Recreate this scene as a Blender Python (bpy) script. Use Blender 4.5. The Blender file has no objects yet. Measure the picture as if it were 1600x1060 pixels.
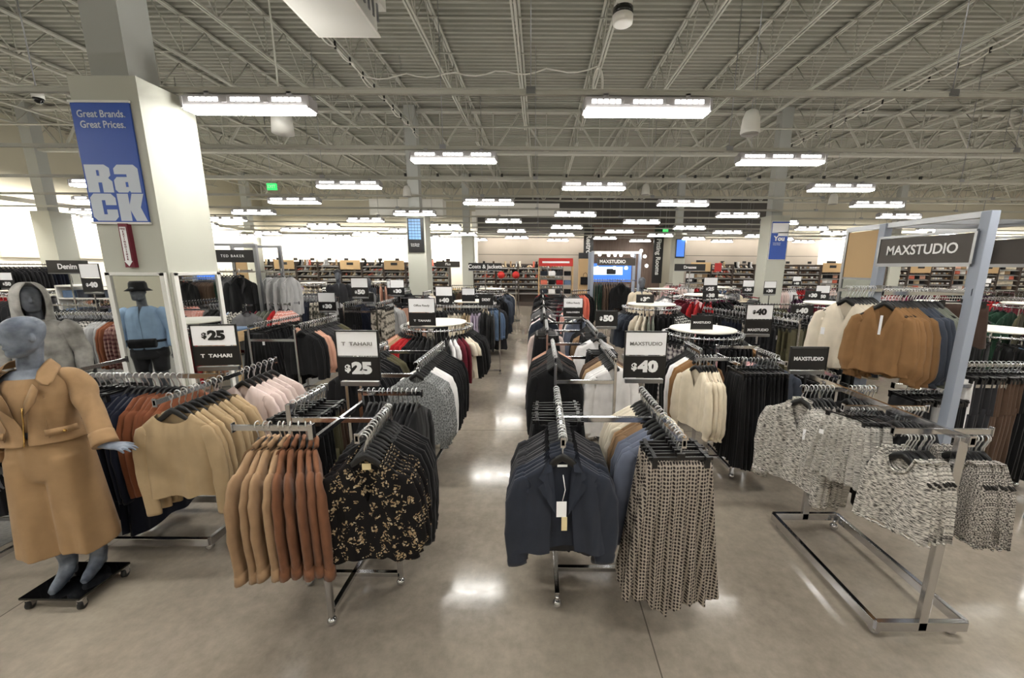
import bpy, math, random
from mathutils import Vector, Matrix, Euler
PI = math.pi
rnd = random.Random(7)
scene = bpy.context.scene
COL = scene.collection

# ------------------------------------------------------------------ camera, light level
FPX, CX, CY, CAMH, PITCH = 600.0, 843.0, 530.0, 2.10, math.atan(113/600)
ROLL = math.radians(-0.35)
cam_d = bpy.data.cameras.new('camera'); cam = bpy.data.objects.new('camera', cam_d); COL.objects.link(cam)
cam_d.sensor_fit = 'HORIZONTAL'; cam_d.sensor_width = 36; cam_d.lens = FPX/1600*36
cam_d.shift_x = -(CX-800)/1600; cam_d.shift_y = 0; cam_d.clip_start = .02; cam_d.clip_end = 200
CAMM = Euler((PI/2-PITCH, 0, 0)).to_matrix() @ Matrix.Rotation(-ROLL, 3, 'Z')
cam.matrix_world = Matrix.Translation((0, 0, CAMH)) @ CAMM.to_4x4()
scene.camera = cam
w = bpy.data.worlds.new('world'); scene.world = w; w.use_nodes = True
w.node_tree.nodes['Background'].inputs[0].default_value = (.8, .8, .78, 1)
w.node_tree.nodes['Background'].inputs[1].default_value = .15
scene.view_settings.view_transform = 'Standard'; scene.view_settings.look = 'None'
scene.view_settings.gamma = 1; scene.view_settings.use_curve_mapping = False
scene.view_settings.exposure = 0.60
scene.cycles.use_denoising = True
scene.cycles.use_light_tree = True
scene.cycles.max_bounces = 6; scene.cycles.diffuse_bounces = 3; scene.cycles.glossy_bounces = 4
scene.cycles.sample_clamp_indirect = 4; scene.cycles.sample_clamp_direct = 0
scene.cycles.caustics_reflective = False; scene.cycles.caustics_refractive = False
LAMP_POWER = 13.0      # watts per hanging fixture
STRIP_EMIT = 26.0

# pixel -> world (used to read places off the photograph)
def ray(px, py):
    return CAMM @ Vector(((px-CX)/FPX, -(py-CY)/FPX, -1))
def at_h(px, py, h):
    d = ray(px, py); t = (h-CAMH)/d.z; return Vector((d.x*t, d.y*t, h))
def at_y(px, py, Y):
    d = ray(px, py); t = Y/d.y; return Vector((d.x*t, Y, CAMH+d.z*t))

# ------------------------------------------------------------------ materials
def lin(c):
    return tuple(((x/255)/12.92 if x/255 <= .04045 else ((x/255+.055)/1.055)**2.4) for x in c)
MATS = {}; LONG = []
def new_mat(name):
    m = bpy.data.materials.new(name); m.use_nodes = True; MATS[name] = m
    nt = m.node_tree; return m, nt, nt.nodes['Principled BSDF']
def N(nt, t, **kw):
    n = nt.nodes.new(t)
    for k, v in kw.items():
        if k.startswith('i_'):
            key = k[2:]; key = int(key) if key.isdigit() else key
            n.inputs[key].default_value = v
        else: setattr(n, k, v)
    return n
def plain(name, rgb, rough=.5, metal=0, emit=0, spec=.5):
    m, nt, b = new_mat(name); c = lin(rgb)+(1,)
    b.inputs['Base Color'].default_value = c; b.inputs['Roughness'].default_value = rough
    b.inputs['Metallic'].default_value = metal; b.inputs['Specular IOR Level'].default_value = spec
    if emit:
        b.inputs['Emission Color'].default_value = c; b.inputs['Emission Strength'].default_value = emit
    return m
def ramp(nt, stops, interp='LINEAR'):
    r = nt.nodes.new('ShaderNodeValToRGB'); cr = r.color_ramp; cr.interpolation = interp
    while len(cr.elements) < len(stops): cr.elements.new(.5)
    for e, (p, c) in zip(cr.elements, stops): e.position = p; e.color = lin(c)+(1,)
    return r
def obj_coord(nt, scale=(1, 1, 1)):
    tc = nt.nodes.new('ShaderNodeTexCoord'); mp = nt.nodes.new('ShaderNodeMapping'); mp.inputs['Scale'].default_value = scale
    nt.links.new(tc.outputs['Object'], mp.inputs['Vector']); return mp.outputs[0]
def fabric(name, rgb, rough=.9, mottle=.06, weave=600, bump=.15, var=.08, scale=(1, 1, 1)):
    """woven cloth: slightly uneven dye, fine weave relief, small tone difference from piece to piece"""
    m, nt, b = new_mat(name); L = nt.links
    co = obj_coord(nt, scale)
    n1 = N(nt, 'ShaderNodeTexNoise', i_Scale=9.0, i_Detail=4.0); L.new(co, n1.inputs['Vector'])
    oi = nt.nodes.new('ShaderNodeObjectInfo')
    mr = N(nt, 'ShaderNodeMapRange'); L.new(oi.outputs['Random'], mr.inputs[0]); mr.inputs[3].default_value = 1-var; mr.inputs[4].default_value = 1+var
    mr2 = N(nt, 'ShaderNodeMapRange'); L.new(n1.outputs[0], mr2.inputs[0]); mr2.inputs[1].default_value = .3; mr2.inputs[2].default_value = .7
    mr2.inputs[3].default_value = 1-mottle*1.6; mr2.inputs[4].default_value = 1+mottle
    mul = N(nt, 'ShaderNodeMath', operation='MULTIPLY'); L.new(mr.outputs[0], mul.inputs[0]); L.new(mr2.outputs[0], mul.inputs[1])
    hs = nt.nodes.new('ShaderNodeHueSaturation'); hs.inputs['Color'].default_value = lin(rgb)+(1,); L.new(mul.outputs[0], hs.inputs['Value'])
    L.new(hs.outputs[0], b.inputs['Base Color'])
    b.inputs['Roughness'].default_value = rough; b.inputs['Specular IOR Level'].default_value = .25
    b.inputs['Sheen Weight'].default_value = .08
    n2 = N(nt, 'ShaderNodeTexNoise', i_Scale=float(weave), i_Detail=2.0); L.new(co, n2.inputs['Vector'])
    bp = N(nt, 'ShaderNodeBump', i_Strength=bump, i_Distance=.002); L.new(n2.outputs[0], bp.inputs['Height']); L.new(drape(nt, bp), b.inputs['Normal'])
    return m
def drape(nt, bp=None):
    """soft vertical folds and creases as relief, different on each piece"""
    L = nt.links; tc = nt.nodes.new('ShaderNodeTexCoord'); oi = nt.nodes.new('ShaderNodeObjectInfo'); mp = nt.nodes.new('ShaderNodeMapping'); mp.inputs['Scale'].default_value = (11, 5, 2.6)
    cb = nt.nodes.new('ShaderNodeCombineXYZ'); ml = N(nt, 'ShaderNodeMath', operation='MULTIPLY'); L.new(oi.outputs['Random'], ml.inputs[0]); ml.inputs[1].default_value = 37.0
    L.new(ml.outputs[0], cb.inputs[1]); L.new(tc.outputs['Object'], mp.inputs['Vector']); L.new(cb.outputs[0], mp.inputs['Location'])
    n = N(nt, 'ShaderNodeTexNoise', i_Scale=1.0, i_Detail=1.0, i_Distortion=.3); L.new(mp.outputs[0], n.inputs['Vector'])
    b2 = N(nt, 'ShaderNodeBump', i_Strength=.6, i_Distance=.05); L.new(n.outputs[0], b2.inputs['Height'])
    if bp is not None: L.new(bp.outputs[0], b2.inputs['Normal'])
    return b2.outputs[0]
def patterned(name, build, rough=.9):
    """build(nt, co) returns a colour socket"""
    m, nt, b = new_mat(name); co = obj_coord(nt)
    nt.links.new(build(nt, co), b.inputs['Base Color']); b.inputs['Roughness'].default_value = rough; nt.links.new(drape(nt), b.inputs['Normal'])
    b.inputs['Specular IOR Level'].default_value = .25
    return m
def flat_xz(nt, co, sx, sz):
    mp = nt.nodes.new('ShaderNodeMapping'); mp.inputs['Scale'].default_value = (sx, 0.0, sz); nt.links.new(co, mp.inputs['Vector']); return mp.outputs[0]

plain('chrome', (205, 205, 208), .14, 1); plain('steel', (150, 152, 156), .3, 1); plain('dark_steel', (70, 70, 72), .3, 1)
plain('white_plastic', (228, 226, 220), .45); plain('black_plastic', (18, 18, 20), .35); plain('black_gloss', (10, 10, 11), .06)
plain('hook_chrome', (236, 237, 240), .35, 1)
plain('card_white', (244, 244, 246), .6); plain('card_black', (22, 21, 22), .4); plain('ink_black', (20, 19, 20), .5); plain('ink_white', (238, 238, 238), .5)
plain('ink_grey', (120, 118, 116), .5)
plain('rack_blue', (38, 78, 168), .5); plain('letter_pale', (196, 204, 216), .5); plain('white_frame', (226, 225, 220), .45)
plain('column_paint', (186, 187, 176), .6); plain('column_grey', (168, 170, 166), .55)
plain('post_bluegrey', (146, 154, 168), .4); plain('gold', (212, 176, 110), .25, 1)
plain('mirror', (235, 238, 236), .02, 1); plain('tan_board', (190, 160, 118), .7); plain('header_brown', (58, 52, 48), .5)
plain('disc_white', (232, 228, 218), .35); plain('red_paint', (190, 45, 40), .5); plain('maroon', (110, 25, 45), .5)
plain('exit_green', (40, 190, 90), .5, emit=1.2); plain('speaker_white', (215, 214, 208), .5)
plain('wall_lit_white', (232, 226, 210), .8); plain('joist_paint', (166, 165, 155), .6); plain('shelf_dark', (78, 68, 62), .6); plain('shelf_grey', (150, 148, 144), .5)
plain('rubber', (25, 25, 26), .6); plain('cable_white', (205, 203, 195), .6); plain('cable_black', (20, 20, 20), .6)
plain('tag_cream', (222, 205, 160), .6); plain('screen_blue', (60, 110, 200), .4, emit=.8); plain('screen_white', (215, 228, 250), .4, emit=1.0)
plain('lamp_white', (255, 252, 245), .5, emit=STRIP_EMIT); plain('lamp_side', (255, 253, 248), .5, emit=4.5); plain('bulb_white', (255, 250, 240), .5, emit=9.0)
plain('lens_clear', (168, 166, 168), .25)
plain('valance_white', (225, 222, 214), .6); plain('poster_night', (52, 68, 92), .5); plain('window_blue', (110, 150, 195), .5)

def m_floor():
    m, nt, b = new_mat('polished_concrete'); L = nt.links; co = obj_coord(nt)
    n1 = N(nt, 'ShaderNodeTexNoise', i_Scale=.8, i_Detail=8.0, i_Roughness=.62); L.new(co, n1.inputs['Vector'])
    n2 = N(nt, 'ShaderNodeTexNoise', i_Scale=14.0, i_Detail=6.0, i_Roughness=.7); L.new(co, n2.inputs['Vector'])
    mix = N(nt, 'ShaderNodeMath', operation='MULTIPLY_ADD'); L.new(n1.outputs[0], mix.inputs[0]); mix.inputs[1].default_value = .65
    s = N(nt, 'ShaderNodeMath', operation='MULTIPLY'); L.new(n2.outputs[0], s.inputs[0]); s.inputs[1].default_value = .35; L.new(s.outputs[0], mix.inputs[2])
    r = ramp(nt, [(.33, (116, 108, 98)), (.5, (140, 131, 119)), (.68, (160, 150, 136))]); L.new(mix.outputs[0], r.inputs[0])
    # saw-cut joints every 3.9 m
    sep = nt.nodes.new('ShaderNodeSeparateXYZ'); L.new(co, sep.inputs[0])
    def joint(sock, off):
        a = N(nt, 'ShaderNodeMath', operation='ADD'); L.new(sock, a.inputs[0]); a.inputs[1].default_value = 100+off
        f = N(nt, 'ShaderNodeMath', operation='PINGPONG'); L.new(a.outputs[0], f.inputs[0]); f.inputs[1].default_value = 1.95
        c = N(nt, 'ShaderNodeMath', operation='LESS_THAN'); L.new(f.outputs[0], c.inputs[0]); c.inputs[1].default_value = .004; return c.outputs[0]
    mx = N(nt, 'ShaderNodeMath', operation='MAXIMUM'); L.new(joint(sep.outputs[0], .75), mx.inputs[0]); L.new(joint(sep.outputs[1], .6), mx.inputs[1])
    mc = nt.nodes.new('ShaderNodeMix'); mc.data_type = 'RGBA'; L.new(mx.outputs[0], mc.inputs[0]); L.new(r.outputs[0], mc.inputs[6]); mc.inputs[7].default_value = lin((92, 86, 78))+(1,)
    L.new(mc.outputs[2], b.inputs['Base Color'])
    rr = N(nt, 'ShaderNodeMapRange'); L.new(n2.outputs[0], rr.inputs[0]); rr.inputs[1].default_value = .3; rr.inputs[2].default_value = .7; rr.inputs[3].default_value = .07; rr.inputs[4].default_value = .19
    L.new(rr.outputs[0], b.inputs['Roughness']); b.inputs['Specular IOR Level'].default_value = .6
m_floor()
def m_noisy(name, a, bcol, scale, rough, rr=None, stretch=(1, 1, 1), bump=0):
    m, nt, b = new_mat(name); L = nt.links; co = obj_coord(nt, stretch)
    n = N(nt, 'ShaderNodeTexNoise', i_Scale=scale, i_Detail=6.0); L.new(co, n.inputs['Vector'])
    r = ramp(nt, [(.35, a), (.65, bcol)]); L.new(n.outputs[0], r.inputs[0]); L.new(r.outputs[0], b.inputs['Base Color']); b.inputs['Roughness'].default_value = rough
    if bump:
        bp = N(nt, 'ShaderNodeBump', i_Strength=bump, i_Distance=.003); L.new(n.outputs[0], bp.inputs['Height']); L.new(bp.outputs[0], b.inputs['Normal'])
    return m
m_noisy('carpet_grey', (96, 95, 93), (116, 114, 110), 40, .55)
m_noisy('deck_paint', (134, 134, 124), (144, 143, 133), .7, .75)
m_noisy('wall_cream', (186, 181, 164), (192, 187, 170), .5, .8)
m_noisy('wall_greige', (158, 148, 137), (166, 156, 145), .6, .7)
m_noisy('wall_dark', (70, 68, 66), (78, 76, 73), .6, .8)
m_noisy('wood_brown', (92, 76, 68), (116, 98, 88), 3, .6, stretch=(6, 6, .3))
m_noisy('wood_pale', (196, 182, 162), (212, 200, 182), 3, .6, stretch=(1, .3, 8))
m_noisy('stone_grey', (70, 78, 92), (122, 130, 142), 11, .42, bump=.2)
m_noisy('stone_grey_dark', (60, 64, 72), (96, 100, 108), 11, .5)
m_noisy('light_wood', (206, 176, 130), (218, 190, 146), 6, .5, stretch=(1, 1, 6))

FAB = dict(
 black=(20, 20, 22), charcoal=(44, 44, 47), navy=(40, 44, 54), deepnavy=(24, 28, 42), grey=(112, 112, 114), lightgrey=(168, 168, 168),
 white=(226, 224, 224), cream=(214, 202, 180), ivory=(218, 208, 190), beige=(186, 166, 134), sand=(168, 146, 114), tan=(158, 132, 102), camel=(142, 114, 86), caramel=(136, 102, 68),
 rust=(114, 76, 54), orange=(128, 78, 54), brown=(84, 66, 54), darkbrown=(60, 46, 40), blush=(196, 152, 132), pink=(222, 176, 178), palepink=(214, 196, 190), coral=(222, 120, 100),
 red=(170, 36, 40), burgundy=(96, 28, 40), magenta=(116, 28, 72), plum=(58, 30, 52), green=(36, 62, 48), olive=(82, 78, 58), slate=(66, 72, 84), dusty=(100, 106, 122),
 sky=(150, 176, 206), denim=(92, 112, 140), mustard=(178, 144, 70), lavender=(184, 170, 190), sage=(112, 116, 106), teal=(60, 100, 104))
for k, c in FAB.items(): fabric(k, c)
MATS['suede_tan'] = fabric('suede_tan', (152, 124, 96), .95, .12, 300, .25, .05)
MATS['suede_rust'] = fabric('suede_rust', (116, 78, 56), .95, .14, 300, .25, .06)
MATS['mannequin_tan'] = fabric('mannequin_tan', (150, 121, 89), .95, .12, 300, .2, 0)
MATS['culotte_tan'] = fabric('culotte_tan', (154, 125, 92), .95, .07, 400, .15, 0)
MATS['washed_grey'] = fabric('washed_grey', (168, 166, 162), .95, .3, 200, .2, 0)

def p_floral(nt, co):
    L = nt.links; v = flat_xz(nt, co, 1, 1)
    n = N(nt, 'ShaderNodeTexNoise', i_Scale=30.0, i_Detail=2.0); L.new(v, n.inputs['Vector'])
    mix = nt.nodes.new('ShaderNodeMix'); mix.data_type = 'RGBA'; mix.inputs[0].default_value = .035; L.new(v, mix.inputs[6]); L.new(n.outputs[1], mix.inputs[7])
    vo = N(nt, 'ShaderNodeTexVoronoi', i_Scale=23.0, feature='SMOOTH_F1'); vo.inputs['Smoothness'].default_value = .1; L.new(mix.outputs[2], vo.inputs['Vector'])
    vo2 = N(nt, 'ShaderNodeTexVoronoi', i_Scale=78.0); L.new(mix.outputs[2], vo2.inputs['Vector'])
    a = N(nt, 'ShaderNodeMath', operation='LESS_THAN'); L.new(vo.outputs['Distance'], a.inputs[0]); a.inputs[1].default_value = .46
    c = N(nt, 'ShaderNodeMath', operation='LESS_THAN'); L.new(vo2.outputs['Distance'], c.inputs[0]); c.inputs[1].default_value = .46
    d = N(nt, 'ShaderNodeMath', operation='MULTIPLY'); L.new(a.outputs[0], d.inputs[0]); L.new(c.outputs[0], d.inputs[1])
    r = ramp(nt, [(0, (176, 158, 124)), (.5, (138, 116, 88)), (1, (206, 194, 168))]); L.new(vo2.outputs['Color'], r.inputs[0])
    m = nt.nodes.new('ShaderNodeMix'); m.data_type = 'RGBA'; L.new(d.outputs[0], m.inputs[0]); m.inputs[6].default_value = lin((16, 14, 15))+(1,); L.new(r.outputs[0], m.inputs[7])
    return m.outputs[2]
patterned('floral', p_floral)
def p_dots(a, bcol, s, thr=.33):
    def f(nt, co):
        L = nt.links; v = flat_xz(nt, co, s, s*.8)
        vo = N(nt, 'ShaderNodeTexVoronoi', i_Scale=1.0); vo.inputs['Randomness'].default_value = .12; L.new(v, vo.inputs['Vector'])
        c = N(nt, 'ShaderNodeMath', operation='LESS_THAN'); L.new(vo.outputs['Distance'], c.inputs[0]); c.inputs[1].default_value = thr
        m = nt.nodes.new('ShaderNodeMix'); m.data_type = 'RGBA'; L.new(c.outputs[0], m.inputs[0]); m.inputs[6].default_value = lin(a)+(1,); m.inputs[7].default_value = lin(bcol)+(1,)
        return m.outputs[2]
    return f
patterned('houndstooth', p_dots((152, 142, 132), (42, 37, 36), 62, .36))
patterned('leopard', p_dots((196, 150, 126), (120, 76, 62), 40, .34)); patterned('lattice', p_dots((60, 50, 48), (190, 182, 170), 45, .3))
patterned('pinkprint', p_dots((214, 140, 128), (240, 214, 206), 30, .35)); patterned('bwprint', p_dots((26, 26, 28), (180, 180, 176), 34, .4))
def p_tweed(dark, light, sx, sz, lo=.42, hi=.56):
    def f(nt, co):
        L = nt.links; v = flat_xz(nt, co, sx, sz)
        n = N(nt, 'ShaderNodeTexNoise', i_Scale=1.0, i_Detail=3.0, i_Roughness=.6); L.new(v, n.inputs['Vector'])
        r = ramp(nt, [(lo, dark), (hi, light)]); L.new(n.outputs[0], r.inputs[0]); return r.outputs[0]
    return f
patterned('tweed', p_tweed((66, 64, 62), (208, 204, 196), 34, 200, .42, .56)); patterned('tweed_dark', p_tweed((42, 40, 40), (190, 184, 176), 170, 170, .44, .57))
patterned('cable_grey', p_tweed((84, 86, 86), (146, 148, 148), 110, 60)); patterned('camo', p_tweed((60, 58, 52), (180, 172, 160), 12, 12))
def p_plaid(base, c1, s):
    def f(nt, co):
        L = nt.links; sep = nt.nodes.new('ShaderNodeSeparateXYZ'); L.new(co, sep.inputs[0]); out = []
        for i in (0, 2):
            a = N(nt, 'ShaderNodeMath', operation='MULTIPLY'); L.new(sep.outputs[i], a.inputs[0]); a.inputs[1].default_value = s
            fr = N(nt, 'ShaderNodeMath', operation='FRACT'); L.new(a.outputs[0], fr.inputs[0])
            g = N(nt, 'ShaderNodeMath', operation='LESS_THAN'); L.new(fr.outputs[0], g.inputs[0]); g.inputs[1].default_value = .45; out.append(g)
        ad = N(nt, 'ShaderNodeMath', operation='ADD'); L.new(out[0].outputs[0], ad.inputs[0]); L.new(out[1].outputs[0], ad.inputs[1])
        h = N(nt, 'ShaderNodeMath', operation='MULTIPLY'); L.new(ad.outputs[0], h.inputs[0]); h.inputs[1].default_value = .5
        r = ramp(nt, [(0, base), (1, c1)]); L.new(h.outputs[0], r.inputs[0]); return r.outputs[0]
    return f
patterned('plaid_blue', p_plaid((206, 214, 226), (70, 92, 130), 22)); patterned('plaid_red', p_plaid((150, 120, 112), (86, 50, 52), 16))
patterned('gingham', p_plaid((206, 202, 194), (40, 40, 42), 26)); patterned('plaid_grey', p_plaid((176, 172, 170), (104, 100, 102), 20))
patterned('stripe', p_plaid((220, 214, 210), (70, 60, 70), 14))

# ------------------------------------------------------------------ geometry helpers
class MB:
    def __init__(s): s.v = []; s.f = []; s.mi = []; s.sm = []
    def add(s, vs, fs, mi=0, smooth=False):
        o = len(s.v); s.v += [tuple(v) for v in vs]
        for f in fs: s.f.append(tuple(i+o for i in f)); s.mi.append(mi); s.sm.append(smooth)
        return s
    def box(s, c, d, rz=0, mi=0, rot=None):
        M = rot.to_matrix() if rot is not None else Matrix.Rotation(rz, 3, 'Z'); c = Vector(c); x, y, z = d[0]/2, d[1]/2, d[2]/2
        vs = [c + M @ Vector(p) for p in ((-x,-y,-z),(x,-y,-z),(x,y,-z),(-x,y,-z),(-x,-y,z),(x,-y,z),(x,y,z),(-x,y,z))]
        return s.add(vs, [(0,3,2,1),(4,5,6,7),(0,1,5,4),(1,2,6,5),(2,3,7,6),(3,0,4,7)], mi)
    def bar(s, a, b, w, h, mi=0):
        a = Vector(a); b = Vector(b); t = (b-a); L = t.length; t.normalize()
        up = Vector((0, 0, 1)) if abs(t.z) < .95 else Vector((0, 1, 0)); sx = t.cross(up).normalized(); u = sx.cross(t)
        vs = [];
        for p in (a, b):
            for (i, j) in ((-1,-1),(1,-1),(1,1),(-1,1)): vs.append(p + sx*(i*w/2) + u*(j*h/2))
        return s.add(vs, [(0,3,2,1),(4,5,6,7),(0,1,5,4),(1,2,6,5),(2,3,7,6),(3,0,4,7)], mi)
    def tube(s, pts, r, n=8, mi=0, cap=True, smooth=True, closed=False):
        """r: number or list of numbers / (ra, rb) pairs; cross section follows the path"""
        pts = [Vector(p) for p in pts]; k = len(pts); rings = []; ref = None
        for i, p in enumerate(pts):
            if closed: t = pts[(i+1) % k]-pts[i-1]
            else: t = pts[min(i+1, k-1)]-pts[max(i-1, 0)]
            t = t.normalized() if t.length > 1e-9 else Vector((0, 0, 1))
            if ref is None: ref = Vector((0, 1, 0)) if abs(t.y) < .9 else Vector((1, 0, 0))
            a = (ref - t*ref.dot(t)).normalized(); b = t.cross(a); ref = a
            rr = r[i] if isinstance(r, (list, tuple)) and not (len(r) == 2 and k != 2 and not isinstance(r[0], (list, tuple))) else r
            ra, rb = rr if isinstance(rr, (list, tuple)) else (rr, rr)
            rings.append([p + a*(ra*math.cos(2*PI*j/n)) + b*(rb*math.sin(2*PI*j/n)) for j in range(n)])
        return s.rings(rings, mi, cap, smooth, closed)
    def rings(s, rings, mi=0, cap=True, smooth=True, closed=False):
        n = len(rings[0]); k = len(rings); vs = [v for rg in rings for v in rg]; fs = []
        for i in range(k if closed else k-1):
            i2 = (i+1) % k
            for j in range(n):
                fs.append((i*n+j, i*n+(j+1) % n, i2*n+(j+1) % n, i2*n+j))
        if cap and not closed:
            fs.append(tuple(range(n-1, -1, -1))); fs.append(tuple((k-1)*n+j for j in range(n)))
        return s.add(vs, fs, mi, smooth)
    def cyl(s, c, r, h, n=16, mi=0, r2=None, smooth=True):
        x, y, z = c; return s.tube([(x, y, z-h/2), (x, y, z+h/2)], [r, r2 if r2 is not None else r], n, mi, True, smooth)
    def ball(s, c, r, n=12, m=8, mi=0, sc=(1, 1, 1)):
        rs = []
        for i in range(m+1):
            a = PI*i/m; rs.append([(c[0]+sc[0]*max(r*math.sin(a), 1e-4)*math.cos(2*PI*j/n), c[1]+sc[1]*max(r*math.sin(a), 1e-4)*math.sin(2*PI*j/n), c[2]-sc[2]*r*math.cos(a)) for j in range(n)])
        return s.rings(rs, mi)
    def mesh(s, name, mats):
        me = bpy.data.meshes.new(name); me.from_pydata(s.v, [], s.f)
        for m in mats: me.materials.append(MATS[m] if isinstance(m, str) else m)
        me.polygons.foreach_set('material_index', s.mi); me.polygons.foreach_set('use_smooth', s.sm); me.update(); return me
    def build(s, name, mats, parent=None, loc=None, bevel=0):
        if isinstance(mats, str): mats = [mats]
        return link(name, s.mesh(name, mats), parent, loc, bevel=bevel)
def link(name, data, parent=None, loc=None, rz=0, mat=None, bevel=0):
    o = bpy.data.objects.new(name, data); COL.objects.link(o)
    if parent is not None: o.parent = parent
    if loc is not None: o.location = loc
    if rz: o.rotation_euler = (0, 0, rz)
    if mat is not None:
        o.material_slots[0].link = 'OBJECT'; o.material_slots[0].material = MATS[mat]
    if bevel:
        md = o.modifiers.new('bevel', 'BEVEL'); md.width = bevel; md.segments = 2; md.limit_method = 'ANGLE'
    return o
def tag(o, label, cat, group=None, kind=None):
    if len(label.replace('-', ' ').split()) > 16: LONG.append(label)
    o['label'] = label; o['category'] = cat
    if group: o['group'] = group
    if kind: o['kind'] = kind
    return o
def struct(o, label=None):
    o['kind'] = 'structure'
    if label: o['label'] = label
    return o
def thing(name, loc, label, cat, rz=0, group=None):
    o = bpy.data.objects.new(name, None); COL.objects.link(o); o.location = loc; o.rotation_euler = (0, 0, rz); o.empty_display_size = .1
    return tag(o, label, cat, group)
def text(body, size, mat, parent, loc, rot=(PI/2, 0, 0), bold=0, name='lettering', sx=1, spacing=1, align='CENTER', line=1):
    c = bpy.data.curves.new(name, 'FONT'); c.body = body; c.size = size; c.align_x = align; c.align_y = 'CENTER'; c.extrude = .0008; c.offset = bold
    c.space_character = spacing; c.space_line = line; c.resolution_u = 3
    tmp = bpy.data.objects.new('tmp', c); COL.objects.link(tmp); bpy.context.view_layer.update()
    me = bpy.data.meshes.new_from_object(tmp.evaluated_get(bpy.context.evaluated_depsgraph_get())); bpy.data.objects.remove(tmp); bpy.data.curves.remove(c)
    me.materials.clear(); me.materials.append(MATS[mat])
    o = bpy.data.objects.new(name, me); COL.objects.link(o); o.parent = parent; o.location = loc; o.rotation_euler = rot; o.scale = (sx, 1, 1); return o
ORD = ['first', 'second', 'third', 'fourth', 'fifth', 'sixth', 'seventh', 'eighth', 'ninth', 'tenth', 'eleventh', 'twelfth', 'thirteenth', 'fourteenth']

# ------------------------------------------------------------------ the room shell
XL, XR, YB, YF, HC = -17.3, 36.0, 25.0, -5.0, 6.85
def slab(name, x0, x1, y0, y1, z0, z1, mat, label=None):
    m = MB(); m.box(((x0+x1)/2, (y0+y1)/2, (z0+z1)/2), (x1-x0, y1-y0, z1-z0)); return struct(m.build(name, mat), label)
slab('floor', XL-.2, XR+.2, YF-.2, YB+.2, -.12, 0, 'polished_concrete', 'polished grey concrete floor')
slab('floor_2', XL, -4.05, YF, YB, 0, .003, 'carpet_grey', 'darker grey floor of the side department')
slab('wall_left', XL-.2, XL, YF, YB, 0, HC, 'wall_cream', 'cream side wall')
slab('wall_back', XL, XR, YB, YB+.2, 0, HC, 'wall_cream', 'cream back wall')
slab('wall_right', XR, XR+.2, YF, YB, 0, HC, 'wall_cream')
slab('wall_front', XL, XR, YF-.2, YF, 0, HC, 'wall_cream')
slab('trim_10', XL, -3.9, YB-.1, YB, 0, 3.98, 'wall_lit_white', 'lower back wall coloured brightly lit white')  # whiter bands hold the valance wash in their colour, up to washer height
slab('trim_11', 17.6, XR, YB-.1, YB, 0, 3.98, 'wall_lit_white', 'lower back wall coloured brightly lit white at the far right')
slab('trim_12', XL, XL+.08, 2, YB-.1, 0, 4.02, 'wall_lit_white', 'lower side wall coloured brightly lit white')
slab('trim_1', -3.9, 3.2, YB-.12, YB, 0, 3.95, 'wall_greige', 'greige panelled lower back wall')
slab('trim_2', 8.6, 17.6, YB-.12, YB, 0, 3.95, 'wall_greige', 'greige panelled back wall beyond the fitting rooms')
slab('trim_3', -3.9, 14.5, YB-.1, YB, 4.05, HC-.5, 'wall_dark', 'dark painted upper back wall')
slab('trim_4', 3.2, 7.4, YB-1.0, YB, 0, 4.6, 'wood_brown', 'brown wood clad fitting room wall')
slab('trim_5', -3.9, 3.2, YB-.125, YB-.12, 2.83, 2.86, 'wall_dark')
slab('trim_6', 8.6, 17.6, YB-.125, YB-.12, 2.83, 2.86, 'wall_dark')
slab('trim_7', XL, XL+.14, 5.5, 11.3, 2.3, 2.85, 'wood_pale', 'pale wood fascia on the side wall')
slab('trim_8', XL, XL+.14, 12.5, 16.5, 2.3, 2.85, 'wood_pale')
slab('trim_9', -4.2, -3.9, YB-.5, YB, 0, 5.4, 'white_frame', 'white pilaster on the back wall')
# corrugated roof deck
m = MB(); per = .155; y = YF; prof = []
while y < YB:
    prof += [(y, HC), (y+per*.42, HC), (y+per*.55, HC+.045), (y+per*.87, HC+.045)]; y += per
vs = [];
for (yy, zz) in prof: vs += [(XL-.2, yy, zz), (XR+.2, yy, zz)]
m.add(vs, [(2*i, 2*i+1, 2*i+3, 2*i+2) for i in range(len(prof)-1)])
m.box(((XL+XR)/2, (YF+YB)/2, HC+.12), (XR-XL+.4, YB-YF, .1))
struct(m.build('ceiling', 'deck_paint'), 'painted corrugated metal roof deck')
# joists: bottom chord of two angles with a slot between, webs, top chord
TN = 20
def joist_mesh(L):
    m = MB(); zt, zb = HC-.03, HC-.80
    for dx in (-.028, .028):
        m.box((dx, L/2, zt-.02), (.042, L, .04)); m.box((dx, L/2, zb), (.034, L-1.1, .034))
    n = max(3, int(round((L-.5)/1.15))); st = (L-.5)/n
    for i in range(n):
        y0 = .25+i*st
        a = (0, y0, zt-.03); b = (0, y0+st/2, zb); c = (0, y0+st, zt-.03)
        if i == 0: a = (0, .05, zt-.03)
        m.tube([a, b], .013, 5); m.tube([b, c], .013, 5); m.tube([(0, y0+st/2, zb), (0, y0+st/2, zt-.03)], .009, 5)
    return m.mesh('roof_joist', ['joist_paint'])
tn = TN
jm = {}
for (ya, yb) in ((YF, 3.9), (3.9, 12.75), (12.75, 21.4), (21.4, YB)):
    jm[(ya, yb)] = joist_mesh(yb-ya)
for k in range(-10, 23):
    x = -.44+1.62*k
    if x < XL+.3 or x > XR-.3: continue
    for (ya, yb), me in jm.items():
        if yb == YB and abs(x) > 15: pass
        o = link('trim_%d' % tn, me, None, (x, ya, 0)); tn += 1; struct(o, 'open web steel roof joist')
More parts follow.
